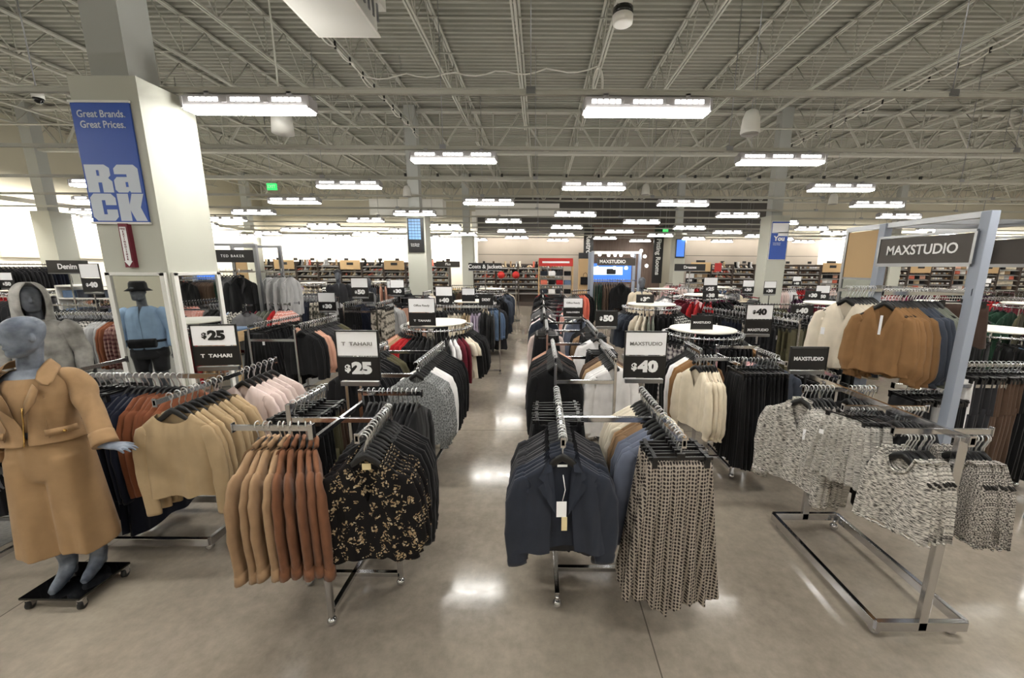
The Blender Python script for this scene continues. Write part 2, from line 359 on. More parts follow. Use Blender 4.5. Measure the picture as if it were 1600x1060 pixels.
def girder(x0, x1, y):
    global tn
    m = MB(); zt, zb = HC-.12, HC-1.3
    for z in (zt, zb):
        for dy in (-.05, .05): m.box(((x0+x1)/2, y+dy, z), (x1-x0, .07, .07))
    n = int(round((x1-x0)/1.62)); st = (x1-x0)/n
    for i in range(n):
        xa = x0+i*st
        m.bar((xa, y, zt), (xa+st/2, y, zb), .05, .05); m.bar((xa+st/2, y, zb), (xa+st, y, zt), .05, .05); m.bar((xa+st/2, y, zb), (xa+st/2, y, zt), .03, .03)
    struct(m.build('trim_%d' % tn, 'joist_paint'), 'deep steel joist girder'); tn += 1
CXS = (-15.6, -3.9, 7.5, 19.2, 31)
for y in (3.95, 12.75, 21.4):
    xs = (XL,)+CXS+(XR,)
    for a, b in zip(xs[:-1], xs[1:]):
        if b-a > 2: girder(a, b, y)
# bridging rods and sprinkler pipe along x
for y in (1.2, 6.2, 8.2, 10.4, 15, 17.2, 19.4):
    m = MB(); m.tube([(XL, y, HC-.76), (XR, y, HC-.76)], .014, 6); m.tube([(XL, y+.1, HC-.1), (XR, y+.1, HC-.1)], .014, 6); struct(m.build('trim_%d' % tn, 'joist_paint'), 'thin bridging rods between joists'); tn += 1
for y, z, r in ((4.9, HC-.35, .03), (11.4, HC-1.0, .025), (16.2, HC-1.35, .06)):
    m = MB(); m.tube([(XL, y, z), (XR, y, z)], r, 8); struct(m.build('trim_%d' % tn, 'joist_paint'), 'painted sprinkler pipe'); tn += 1

# columns
def column(x, y, upper=True, clad=3.72):
    global tn
    m = MB(); m.box((x, y, clad/2), (.6, .58, clad), mi=0)
    if upper: m.box((x-.06, y, (clad+HC)/2), (.34, .3, HC-clad), mi=1)
    o = m.build('trim_%d' % tn, ['column_paint', 'column_grey']); tn += 1
    return struct(o, 'painted square building column')
for x in CXS:
    for y in (4.01, 12.75, 21.4):
        if x == 7.5 and y < 5: continue
        column(x + (.05 if y < 5 else 0), y, clad=3.72 if y < 20 else 3.9)
slab('trim_%d' % tn, -8.6, -4.9, 20.2, 20.9, 4.6, 5.4, 'speaker_white', 'white ventilation duct under the joists'); tn += 1
slab('trim_%d' % tn, -3.4, 1.0, 21.0, 21.7, 4.75, 5.35, 'speaker_white', 'white ventilation duct before the dark wall'); tn += 1

# ------------------------------------------------------------------ light fixtures on tracks
LH = 3.62
def fixture_meshes():
    h = MB(); h.box((0, 0, .085), (1.2, .08, .03)); h.box((0, 0, .035), (1.22, .13, .09)); h.box((-.61, 0, .02), (.02, .15, .10)); h.box((.61, 0, .02), (.02, .15, .10))
    h.box((-.4, 0, .10), (.05, .04, .08)); h.box((.4, 0, .10), (.05, .04, .08))
    d = MB(); d.box((0, 0, -.032), (1.19, .15, .03))
    s = MB()
    for q in range(5): s.box(((q-2)*.058, 0, .048), (.044, .006, .034))
    c = MB(); c.box((0, 0, .048), (.05, .14, .05))
    return h.mesh('housing', ['lens_clear']), d.mesh('diffuser', ['lamp_white']), s.mesh('side_lens', ['lamp_side']), c.mesh('mounting_clip', ['lens_clear'])
FM = fixture_meshes()
lamp_n = 0
def fixture(x, y, label, group=None, light=True):
    t = thing('light_fixture', (x, y, LH), label, 'light', 0, group)
    link('housing', FM[0], t); link('diffuser', FM[1], t)
    for yy in ((-.067, .067) if y < 9 else (-.067,)):
        for g in (-.4, 0, .4): link('side_lens', FM[2], t, (g, yy, 0))
    for g in (-.2, .2): link('mounting_clip', FM[3], t, (g, 0, 0))
    if light:
        for dz, pw, rx in ((-.055, LAMP_POWER, 0), (.21, LAMP_POWER*.30, PI)):
            l = bpy.data.lights.new('lamp', 'AREA'); l.shape = 'RECTANGLE'; l.size = 1.15; l.size_y = .14; l.spread = 2.3; l.energy = pw; l.color = (1, .965, .905)
            lo = bpy.data.objects.new('lamp', l); COL.objects.link(lo); lo.parent = t; lo.location = (0, 0, dz); lo.rotation_euler = (rx, 0, 0)
            lo.visible_camera = False; lo.visible_glossy = False
ROWY = [-3.2, -1.4, .5, 2.3, 4.12, 5.92, 7.85, 9.75, 11.8, 13.6, 15.5, 17.3, 19.2, 21.1, 23.0]  # first two rows are unseen, added behind the camera to brighten facing surfaces
for r, y in enumerate(ROWY):
    if r % 2 == 0: xs = [-2.85 + 0.0 if abs(y-4.12) < .1 else -3.7, 1.03] + [1.06+4.75*k for k in range(-4, -1)] + [1.06+4.75*k for k in range(1, 7)]
    else: xs = [-1.25+4.7*k for k in range(-3, 7)]
    xs = sorted(x for x in xs if x > XL+1 and x < 30)
    rowname = {0: 'rearmost added fill row', 1: 'row by the entrance', 2: 'row behind the viewer', 3: 'row overhead'}.get(r, '%s row of lights' % ORD[max(0, r-4)])
    for i, x in enumerate(xs):
        fixture(x, y, 'white linear light, %s from the left wall in the %s' % (ORD[i], rowname), 'hanging lights in the ' + rowname)
    m = MB(); m.box(((XL+XR)/2, y, LH+.145), (XR-XL, .04, .045)); m.box(((XL+XR)/2, y, LH+.165), (XR-XL, .055, .012))
    tag(m.build('lighting_track', 'joist_paint'), 'long metal track carrying the ' + rowname, 'track')
    if r == 6:
        tr = COL.objects[-1] if False else bpy.data.objects[[o.name for o in COL.objects if o.name.startswith('lighting_track')][-1]]
        for q in range(17): m = MB(); m.box((-2.6+.62*q, y, LH+.20), (.035, .04, .06)); m.build('cable_clip', 'cable_black', tr)
    k = -5.5 if r % 2 else -4.2
    while k < 20 and r >= 3:
        m = MB(); m.tube([(k, y, LH+.16), (k, y, HC-.8)], .005, 5); m.box((k, y, LH+.16), (.09, .06, .06))
        tag(m.build('hanger_wire', 'steel'), 'thin wire dropping from the joists to the track of the '+rowname, 'wire', 'suspension wires of the '+rowname)
        k += 4.1
# wall washers: valance strips along the side and back walls
def washer(x0, y0, x1, y1, z, power, label, rot, tilt):
    L = math.hypot(x1-x0, y1-y0); cx, cy = (x0+x1)/2, (y0+y1)/2
    t = thing('wall_washer', (cx, cy, z), label, 'light', rot)
    m = MB(); m.box((0, 0, .05), (L, .1, .05)); m.box((0, -.06, .0), (L, .02, .14)); m.build('valance', 'valance_white', t)
    m = MB(); m.box((0, .02, .02), (L*.99, .05, .02)); m.build('diffuser', 'lamp_side', t)
    l = bpy.data.lights.new('lamp', 'AREA'); l.shape = 'RECTANGLE'; l.size = L; l.size_y = .1; l.energy = power; l.color = (1, .95, .86)
    lo = bpy.data.objects.new('lamp', l); COL.objects.link(lo); lo.parent = t; lo.location = (0, .03, -.02); lo.rotation_euler = (tilt, 0, 0); lo.visible_camera = False; lo.visible_glossy = False
for i in range(3):
    y0 = 4+i*6.8; washer(XL+1.0, y0, XL+1.0, y0+6.6, 4.05, 260, 'white valance light washing the side wall, %s from the front' % ORD[i], PI/2, math.radians(48))
for i, (x0, x1, pw) in enumerate(((-16.2, -10.3, 260), (-10.2, -4.3, 260), (-3.8, 3.1, 60), (8.7, 17.5, 75), (17.8, 24, 260), (24.2, 31, 260))):
    washer(x0, YB-1.0, x1, YB-1.0, 4.0, pw, 'white valance light washing the back wall, %s from the corner' % ORD[i], 0, math.radians(48))

# ------------------------------------------------------------------ things under the ceiling
def p_box():
    a = at_h(430, 0, 4.45); b = at_h(500, 57, 4.45); c = at_h(590, 57, 4.45)
    x0, x1, y1 = b.x, c.x, b.y
    t = thing('air_diffuser', ((x0+x1)/2, y1-.45, 4.45), 'white box shaped air diffuser hanging overhead above the centre aisle', 'vent')
    W = x1-x0
    m = MB(); m.box((0, 0, .2), (W, .9, .4)); m.box((W*.5+.06, 0, .3), (.12, .8, .2)); m.build('duct_box', 'speaker_white', t)
    m = MB(); m.box((0, 0, .01), (W+.05, .95, .015)); m.build('lip', 'white_plastic', t)
    m = MB()
    for i in range(7): m.box((W/2+.075, -.32+i*.1, .12), (.012, .03, .16))
    m.build('louvre', 'steel', t)
p_box()
p = at_y(1173, 193, 4.5)
def pendant_speaker(loc, label, s=1):
    t = thing('pendant_speaker', loc, label, 'speaker')
    m = MB(); m.tube([(0, 0, -.11*s), (0, 0, -.09*s), (0, 0, .05*s), (0, 0, .12*s), (0, 0, .14*s)], [.085*s, .098*s, .085*s, .06*s, .02*s], 20); m.build('speaker_shell', 'speaker_white', t)
    m = MB(); m.cyl((0, 0, -.108*s), .088*s, .008, 20); m.build('grille', 'shelf_grey', t)
    m = MB(); m.tube([(0, 0, .14*s), (0, 0, HC-loc[2])], .004, 5); m.build('cable', 'steel', t)
pendant_speaker(p, 'white pendant speaker hanging between the first row of lights')
for (x, y, Y, l) in ((1009, 297, 9.5, 'small white pendant speaker past the third row of lights'), (636, 300, 9.5, 'small white pendant speaker before the column poster'), (1302, 312, 9.6, 'small white pendant speaker far down the menswear aisle')):
    pendant_speaker(at_y(x, y, Y), l)
p = at_y(441, 195, 5.0)
t = thing('ceiling_sensor', p, 'white round ceiling can behind the first hanging light', 'speaker')
m = MB(); m.tube([(0, 0, -.1), (0, 0, .1)], [.12, .11], 20); m.build('can', 'speaker_white', t); m = MB(); m.tube([(0, 0, .1), (0, 0, HC-p.z)], .01, 6); m.build('rod', 'joist_paint', t)
p = at_y(973, 30, 3.4)
t = thing('security_camera', p, 'white and black round security camera hanging overhead', 'camera')
m = MB(); m.box((0, 0, .1), (.12, .12, .05)); m.tube([(0, 0, .12), (0, 0, HC-p.z)], .012, 8); m.build('mount', 'speaker_white', t)
m = MB(); m.cyl((0, 0, .045), .078, .05, 24); m.build('band', 'black_gloss', t)
m = MB(); m.tube([(0, 0, -.035), (0, 0, -.03), (0, 0, .02)], [.06, .077, .08], 24); m.build('cover', 'white_plastic', t)
for (px, Y, lab) in ((60, 5.6, 'small spotlight on a track over the denim department'), (825*.37, 11, 'dark dome camera hanging near the side wall')):
    p = at_y(px, 155 if Y < 6 else 335, Y)
    t = thing('dome_camera', p, lab, 'camera'); m = MB(); m.cyl((0, 0, .05), .06, .08, 14); m.build('housing', 'speaker_white', t)
    m = MB(); m.ball((0, 0, 0), .055, 12, 8); m.build('dome', 'black_gloss', t); m = MB(); m.tube([(0, 0, .09), (0, 0, HC-p.z)], .008, 6); m.build('rod', 'steel', t)
# cable runs clipped under joists
def cable_run(x, y0, y1, label):
    z = HC-.85; pts = []; n = int((y1-y0)/.55)
    t = thing('cable_run', (x, y0, z), label, 'cable')
    m = MB()
    for i in range(n):
        for q in range(4): pts.append((.05*math.sin(i*2.1), (i+q/4)*.55, -.06-.05*math.sin(PI*q/4)))
    m.tube(pts, .013, 6); m.tube([(-.05, 0, .0), (-.05, n*.55, .0)], .016, 6); m.build('cable', 'cable_white', t)
    for i in range(n):
        m = MB(); m.box((0, i*.55, -.03), (.03, .02, .13)); m.build('strap', 'cable_black', t)
cable_run(-3.68, 4.4, 13, 'white cables strapped with black ties beneath a joist by the air diffuser')
cable_run(8.02, 4.4, 15, 'white cables strapped with black ties beneath a joist over menswear')
p0, p1 = at_h(560, 118, 5.9), at_h(935, 105, 5.9)
pts = []
for i in range(25):
    q = i/24; v = p0.lerp(p1, q); pts.append((v.x, v.y, 5.92-.10*abs(math.sin(q*PI*5))))
m = MB(); m.tube(pts, .012, 6); tag(m.build('ceiling_cable', 'cable_white'), 'sagging white cable looping across the joists to a coil', 'cable')
m = MB()
for k in range(3):
    m.tube([(p1.x+.10*math.cos(a*PI/8)*(1-.1*k), p1.y+.02*k, 5.6+.3*math.sin(a*PI/8)) for a in range(16)], .012, 6, closed=True)
tag(m.build('cable_coil', 'cable_white'), 'coiled white cable hung from a joist over the aisle', 'cable')
# string of small dark sensors/heads on a far track
m = MB()
# exit signs
def exit_sign(px, py, Y):
    p = at_y(px, py, Y); t = thing('exit_sign', p, 'green illuminated exit sign hanging %s' % ('by the side wall' if px < 800 else 'near the fitting rooms'), 'sign')
    m = MB(); m.box((0, 0, 0), (.3, .05, .2)); m.build('sign_box', 'exit_green', t); text('EXIT', .13, 'ink_white', t, (0, -.027, 0), bold=.002)
    m = MB(); m.tube([(0, 0, .1), (0, 0, HC-p.z)], .01, 6); m.build('rod', 'steel', t)
exit_sign(425, 292, 13); exit_sign(1040, 360, 22)

# ------------------------------------------------------------------ garments (each one a shaped shell of cloth hanging from z = 0)
def shell(m, W, ztF, ztB, zh, D, fold, nx, nz, seed, fa=(5, 11), open_neck=0, amp0=.1, hemw=.01, gap=0):
    """front and back sheets joined at the sides and over the shoulders; W(v) half width, D thickness"""
    r = random.Random(seed); ph = [r.uniform(0, 6.28) for _ in range(6)]
    F, B = [], []
    for j in range(nz+1):
        v = j/nz
        for i in range(nx+1):
            u = -1+2*i/nx; w = W(v); x = u*w
            z0f, z0b = ztF(u), ztB(u); ze = zh(u) + hemw*math.sin(u*7+ph[3])
            zf, zb = z0f+(ze-z0f)*v, z0b+(ze-z0b)*v
            d = D*(.3+.7*min(1, v*5))*math.sqrt(max(0, 1-u*u))**.8 + .003
            am = fold*(amp0+(1-amp0)*v)
            f = am*(math.sin(u*fa[0]+ph[0]+1.2*v)+.55*math.sin(u*fa[1]+ph[1]-v)+.3*math.sin(v*9+u*3+ph[2])*(1-v))
            g = am*(.7*math.sin(u*fa[0]+ph[0]+1.2*v+.4)+.5*math.sin(u*fa[1]+ph[4]))
            F.append((x + am*.25*math.sin(v*6+ph[5]), -d+f, zf)); B.append((x, d+g*.8, zb))
    n = nx+1; fs = []
    for j in range(nz):
        for i in range(nx):
            a = j*n+i; fs.append((a, a+n, a+n+1, a+1))
    allf = fs
    if gap: fs = [f for f in fs if abs(-1+2*((f[0] % n)+.5)/nx) > gap*(1 if f[0]//n > nz*.25 else 1)]
    o = len(F); fb = [tuple(o+q for q in reversed(f)) for f in allf]
    side = []
    for j in range(nz):
        a, b = j*n, (j+1)*n; side.append((a, o+a, o+b, b)); a, b = j*n+nx, (j+1)*n+nx; side.append((a, b, o+b, o+a))
    for i in range(nx):
        um = -1+2*(i+.5)/nx
        if abs(um) > open_neck: side.append((i, i+1, o+i+1, o+i))
    m.add(F+B, fs+fb+side, 0, True)
def sleeve(m, sx, sh, path, rad, seed, zs=-.2):
    r = random.Random(seed); pts = [(sx*(sh+p[0]), p[2] if len(p) > 2 else 0, zs+p[1]) for p in path]
    out = []; rr = []
    for i in range(len(pts)-1):
        for q in range(3):
            f = q/3; a, b = pts[i], pts[i+1]; out.append(tuple(a[k]+(b[k]-a[k])*f + (r.uniform(-.0025, .0025) if k < 2 else 0) for k in range(3)))
            w = rad[i][0]+(rad[i+1][0]-rad[i][0])*f; h = rad[i][1]+(rad[i+1][1]-rad[i][1])*f; s = 1+r.uniform(-.02, .02); rr.append((h*s, w*s))
    out.append(pts[-1]); rr.append((rad[-1][1], rad[-1][0])); n = 14; rings = []; k1, k2 = r.uniform(0, 6), r.uniform(0, 6)
    for i, p in enumerate(out):
        t = (Vector(out[min(i+1, len(out)-1)])-Vector(out[max(i-1, 0)])).normalized(); b = t.cross(Vector((0, 1, 0))).normalized(); a = Vector((0, 1, 0)); rg = []
        for j in range(n):
            an = 2*PI*j/n; q = 1+.07*math.sin(3*an+k1+i*.12)+.05*math.sin(5*an+k2-i*.1); rg.append(Vector(p)+a*(rr[i][0]*q*math.cos(an))+b*(rr[i][1]*(1+.5*(q-1))*math.sin(an)))
        rings.append(rg)
    m.rings(rings)
def top_mesh(seed, L=.62, sh=.195, hem=.23, neck='round', nw=.075, drop=.075, slv='long', sl=.56, D=.020, fold=.011, sw=.055, big=False, slope=.075, gap=0):
    m = MB(); nx, nz = (34, 20) if big else (18, 9)
    def zb(u):
        x = abs(u)*sh; return -.125-(max(0, x-nw)/(sh-nw))*slope
    def zf(u):
        x = abs(u)*sh
        if x >= nw: return zb(u)
        return -.125-(drop*math.sqrt(1-(x/nw)**2) if neck == 'round' else drop*(1-x/nw))
    W = lambda v: sh*(1-.02*math.sin(PI*min(1, v*2))) + (hem-sh)*max(0, (v-.15)/.85)**1.1
    shell(m, W, zf, zb, lambda u: -.125-L, D, fold, nx, nz, seed, open_neck=nw/sh, gap=gap)
    if slv == 'long':
        P = [(-.04, -.03), (-.005, -.045), (.025, -.15), (.038, -.32), (.030, -sl+.06), (.028, -sl)]
        R = [(.03, .014), (.05, .019), (sw, .024), (sw*.95, .025), (sw*.88, .023), (sw*.84, .022)]
        for s in (-1, 1): sleeve(m, s, sh, P, R, seed+s)
    elif slv == 'puff':
        P = [(-.04, -.03), (0, -.05), (.03, -.16), (.042, -.32), (.036, -sl+.1), (.026, -sl+.03), (.026, -sl)]
        R = [(.03, .014), (.05, .02), (.056, .026), (.062, .03), (.072, .034), (.036, .02), (.042, .022)]
        for s in (-1, 1): sleeve(m, s, sh, P, R, seed+s)
    elif slv == 'short':
        P = [(-.04, -.03), (.0, -.045), (.03, -.12), (.04, -.2)]; R = [(.03, .014), (.055, .02), (.07, .026), (.07, .025)]
        for s in (-1, 1): sleeve(m, s, sh, P, R, seed+s)
    return m
def jacket_mesh(seed, L=.62, big=False, cuff=True, gap=0, hem=.235, sl=.60):
    m = top_mesh(seed, L, .20, hem, 'v', .07, .20, 'long', sl, .024, .014, .060, big, .085, gap)
    # collar and lapels: folded strips rising from the neck
    for s in (-1, 1):
        m.add([(s*.052, .012, -.108), (s*.028, -.040, -.40), (s*.075, -.052, -.31), (s*.122, -.046, -.235), (s*.092, -.040, -.215), (s*.118, -.034, -.195), (s*.085, -.012, -.125)],
              [(0, 1, 2, 3, 4, 5, 6)] if s > 0 else [(6, 5, 4, 3, 2, 1, 0)], 0, False)
        m.add([(s*.05, .02, -.10), (s*.088, -.02, -.125), (s*.10, -.034, -.17), (s*.055, -.03, -.165)], [(0, 1, 2, 3)], 0, False)
        if cuff: m.tube([(s*.228, 0, -.735), (s*.228, 0, -.80)], [(.028, .056), (.032, .063)], 12)
    m.tube([(-.06, .012, -.11), (0, .02, -.095), (.06, .012, -.11)], [(.012, .02)]*3, 8)
    return m
def tank_mesh(seed, L=.40, big=False):
    m = MB(); nx, nz = (30, 18) if big else (18, 10)
    W = lambda v: .115+.055*min(1, max(0, (v-.05)/.3))**.7+.03*v
    zb = lambda u: -.10-.03*(1-abs(u))-.02*abs(u)
    zf = lambda u: -.10-(.10*math.sqrt(max(0, 1-(u/.55)**2)) if abs(u) < .55 else 0)
    shell(m, W, zf, zb, lambda u: -.13-L, .022, .012, nx, nz, seed, open_neck=.5)
    hem = [(x, -.028, -.135-L+.004*math.sin(x*90)) for x in [(-.195+.39*i/24) for i in range(25)]]
    m.tube(hem, .006, 5)
    pts = [(.125*u, -.02, zf(u)) for u in [(-1+2*i/16) for i in range(17)]]
    m.tube(pts, .007, 5)
    return m
def skirt_mesh(seed, L=.86, w0=.165, w1=.27, fa=(24, 41), fold=.016, big=False, hilo=0, D=.02):
    m = MB(); nx, nz = (70, 14) if big else (36, 8)
    shell(m, lambda v: w0+(w1-w0)*v, lambda u: -.135-.018*(1-u*u), lambda u: -.135, lambda u: -.135-L+hilo*math.cos(u*3), D, fold, nx, nz, seed, fa=fa, amp0=.25, hemw=.02)
    return m
def trouser_mesh(seed, L=.98, w=.15, big=False):
    m = MB(); r = random.Random(seed)
    shell(m, lambda v: w+.01*v, lambda u: -.135, lambda u: -.135, lambda u: -.45, .02, .006, 12, 5, seed)
    for s in (-1, 1):
        pts = [(s*w*.52, 0, -.40), (s*w*.53, r.uniform(-.006, .006), -.6), (s*w*.56, r.uniform(-.01, .01), -.85), (s*w*.58, r.uniform(-.01, .01), -.135-L)]
        m.tube(pts, [(.020, w*.48), (.020, w*.45), (.017, w*.42), (.015, w*.40)], 10)
    return m
def short_mesh(seed, L=.36):
    m = MB(); shell(m, lambda v: .17+.04*v, lambda u: -.135, lambda u: -.135, lambda u: -.135-L+.03*math.cos(u*3.1), .018, .007, 20, 6, seed); return m

PROTO = {}
def protos(kind, fn, n, **kw):
    PROTO[kind] = [fn(11*i+3, **kw).mesh(kind, ['black']) for i in range(n)]
protos('jacket', jacket_mesh, 3); protos('blazer', jacket_mesh, 3, L=.60, cuff=False)
protos('sweater', top_mesh, 4, L=.60, sl=.60, D=.022, fold=.009); protos('shirt', top_mesh, 4, L=.70, neck='v', nw=.06, drop=.11, sl=.60)
protos('blouse', top_mesh, 4, L=.58, neck='v', nw=.07, drop=.18, slv='puff', sl=.56, fold=.015, hem=.21, sh=.185, slope=.09); protos('tee', top_mesh, 3, L=.62, slv='short')
protos('tank', tank_mesh, 4); protos('skirt', skirt_mesh, 4); protos('trousers', trouser_mesh, 3); protos('coat', top_mesh, 3, L=1.0, neck='v', nw=.07, drop=.24, sl=.66, D=.035, hem=.27, fold=.014, sw=.065)
protos('dress', top_mesh, 3, L=1.0, slv='short', hem=.27, fold=.018); protos('shorts', short_mesh, 2)
protos('blouse_big', top_mesh, 2, L=.56, neck='v', nw=.08, drop=.23, slv='puff', sl=.50, fold=.014, hem=.205, sh=.18, big=True, slope=.10)
protos('sweater_big', top_mesh, 2, L=.56, nw=.105, drop=.06, sl=.62, big=True, hem=.205, fold=.010, D=.026); protos('blazer_big', jacket_mesh, 2, L=.50, big=True, cuff=False, gap=.24, hem=.27, sl=.50)
protos('shirt_big', top_mesh, 2, L=.70, neck='v', nw=.06, drop=.12, sl=.6, big=True); protos('lace_big', top_mesh, 2, L=.62, nw=.07, drop=.05, slv='puff', sl=.6, big=True, hem=.22)
protos('skirt_big', skirt_mesh, 3, big=True, L=.82, hilo=-.04); protos('pleat_big', skirt_mesh, 3, big=True, L=.86, fa=(44, 71), fold=.013, w1=.24)
protos('tank_big', tank_mesh, 2, big=True); protos('jacket_big', jacket_mesh, 3, big=True)
CLIP = {'skirt', 'trousers', 'shorts', 'skirt_big', 'pleat_big'}
NICE = dict(jacket='jacket', blazer='blazer', sweater='sweater', shirt='shirt', blouse='blouse', tee='tshirt', tank='tank_top', skirt='skirt', trousers='trousers', coat='coat', dress='dress', shorts='shorts',
            blouse_big='blouse', sweater_big='sweater', blazer_big='blazer', shirt_big='shirt', lace_big='blouse', skirt_big='skirt', pleat_big='skirt', tank_big='tank_top', jacket_big='jacket')
CAT = dict(tshirt='shirt', tank_top='top', blouse='top', sweater='top')
def hook_pts(top=.0, z0=-.105):
    r = .021; pts = [(0, 0, z0), (0, 0, -.06), (.008, 0, -.04)]
    for k in range(7):
        a = -PI*.28+k*(PI*1.28)/6; pts.append((r*math.cos(a), 0, .0+r*math.sin(a)-.004))
    return pts
def hangers():
    h = MB(); h.tube([(-.17, 0, -.215), (-.12, 0, -.185), (-.07, 0, -.152), (-.03, 0, -.118), (0, 0, -.100), (.03, 0, -.118), (.07, 0, -.152), (.12, 0, -.185), (.17, 0, -.215)],
                    [(.008, .008), (.009, .012), (.009, .016), (.010, .02), (.011, .022), (.010, .02), (.009, .016), (.009, .012), (.008, .008)], 8)
    k = MB(); k.tube(hook_pts(), .0035, 6)
    c = MB(); c.box((0, 0, -.112), (.33, .012, .016)); c.box((0, 0, -.10), (.04, .016, .03))
    for s in (-1, 1): c.box((s*.135, 0, -.135), (.028, .03, .05)); c.box((s*.135, 0, -.108), (.02, .04, .02))
    return h.mesh('hanger', ['black_plastic']), k.mesh('hook', ['hook_chrome']), c.mesh('clip_hanger', ['black_plastic'])
HG, HK, HC_ = hangers()
tm = MB(); tm.box((0, 0, 0), (.032, .002, .062)); TAGM = tm.mesh('price_tag', ['card_white'])
def low(me):  # hanger and hook as one mesh for far racks
    return me
fh = MB(); fh.tube([(-.17, 0, -.212), (-.07, 0, -.150), (0, 0, -.098), (.07, 0, -.150), (.17, 0, -.212)], .010, 5); fh.tube([(0, 0, -.1), (0, 0, -.02), (.018, 0, 0), (0, 0, .018)], .005, 4, mi=1)
FH = fh.mesh('hanger', ['black_plastic', 'hook_chrome'])
cnt = {}
def garment(kind, mat, loc, rz, label, group, lod=0, tilt=0, wide=1):
    me = PROTO[kind][rnd.randrange(len(PROTO[kind]))]
    nm = NICE[kind]; cnt[nm] = cnt.get(nm, 0)+1
    o = link(nm, me, None, loc, rz, mat); o.rotation_euler = (tilt, 0, rz)
    s = rnd.uniform(.97, 1.03); o.scale = (s*wide, 1, rnd.uniform(.97, 1.02))
    tag(o, label, CAT.get(nm, nm), group)
    if lod == 0:
        h = link('hanger', HC_ if kind in CLIP else HG, o); link('hook', HK, h)
    elif lod == 1: link('hanger', FH, o)
    if rnd.random() < .13 and '_big' not in kind: link('price_tag', TAGM, o, (rnd.choice((-1, 1))*rnd.uniform(.08, .16), -.032, -rnd.uniform(.24, .42)))
    return o
def hang(p0, p1, h, spec, where, face=0, lod=None, jit=5, first=None):
    """garments side by side on a straight rail p0 -> p1; spec = [(kind, material, n, adjective)]"""
    p0 = Vector((p0[0], p0[1], h)); p1 = Vector((p1[0], p1[1], h)); n = sum(s[2] for s in spec); d = p1-p0
    rz0 = math.atan2(d.y, d.x)-PI/2 + face; i = 0; out = []
    if lod is None: lod = 0 if p0.y < 7.5 else 1
    for kind, mat, k, adj in spec:
        lab = '%s %s on %s' % (adj, NICE[kind].replace('_', ' ').replace('tshirt', 'T-shirt'), where)
        for q in range(k):
            f = (i+.5)/n; p = p0+d*f + Vector((0, 0, 0)); p += d.normalized()*rnd.uniform(-.008, .008)
            out.append(garment(kind, mat, p, rz0+math.radians(rnd.uniform(-jit, jit)) + ((first or 0) if i == 0 else 0), lab, lab if k > 1 else None, lod)); i += 1
    return out

# ------------------------------------------------------------------ racks
def caster(t, x, y, r=.028):
    m = MB(); m.ball((x, y, r), r, 14, 8); m.cyl((x, y, r*2+.008), .012, .03, 8); m.build('caster', 'chrome', t)
def rail_bar(t, a, b, name='arm', w=.014, h=.03):
    m = MB(); m.bar(a, b, w, h); m.bar(Vector(a)+Vector((0, 0, -.0)), Vector(a)+(Vector(b)-Vector(a)).normalized()*.006, w+.01, h+.022); m.bar(Vector(b)-(Vector(b)-Vector(a)).normalized()*.006, Vector(b), w+.01, h+.022)
    m.build(name, 'chrome', t)
def pinwheel(cx, cy, h, label, r=.29, arm=.42, fl=0):
    t = thing('four_way_rack', (cx, cy, 0), label, 'clothes rack'); z = h-.016
    P = [(0, -r), (r*1.05, 0), (0, r), (-r*1.05, 0)]
    A = [(-1, 0), (0, -1), (1, 0), (0, 1)]
    for (x, y), (ax, ay) in zip(P, A):
        m = MB(); m.box((x, y, (h+.07)/2), (.03, .03, h-.05)); m.build('post', 'chrome', t, bevel=.003)
        rail_bar(t, (x, y, z), (x+ax*arm, y+ay*arm, z)); caster(t, x, y)
    for a, b in ((0, 2), (1, 3)):
        m = MB(); m.bar(P[a]+(.09,), P[b]+(.09,), .03, .03); m.build('base_bar', 'chrome', t, bevel=.003)
        m = MB(); m.bar(P[a]+(h-.09,), P[b]+(h-.09,), .02, .03); m.build('top_bar', 'chrome', t, bevel=.002)
    return t
def h_rack(x0, x1, y0, y1, h, label, py=None, base=True, cross=.15, lod=0, name='double_rail_rack'):
    """two parallel rails along y; posts at the rail ends, or in the middle when py is given"""
    t = thing(name, ((x0+x1)/2, (y0+y1)/2, 0), label, 'clothes rack'); cx, cy = t.location.x, t.location.y
    ys = [y0-cy, y1-cy] if py is None else [py-cy]
    for x in (x0-cx, x1-cx):
        rail_bar(t, (x, y0-cy, h-.016), (x, y1-cy, h-.016), 'rail')
        for y in ys: m = MB(); m.box((x, y, h/2), (.028, .028, h-.1)); m.build('post', 'chrome', t, bevel=0 if lod else .003)
        yy = (y0-cy, y1-cy) if py is None else (py-cy-.22, py-cy+.3)
        m = MB(); m.bar((x, yy[0], .085), (x, yy[1], .085), .03, .03); m.build('base_rail', 'chrome', t, bevel=0 if lod else .003)
        if lod < 2:
            for y in yy: caster(t, x, y)
    for y in ys:
        m = MB(); m.bar((x0-cx, y, h-cross), (x1-cx, y, h-cross), .022, .035); m.build('top_bar', 'chrome', t, bevel=0 if lod else .002)
        if base: m = MB(); m.bar((x0-cx, y, .085), (x1-cx, y, .085), .03, .03); m.build('base_bar', 'chrome', t, bevel=0 if lod else .002)
    return t
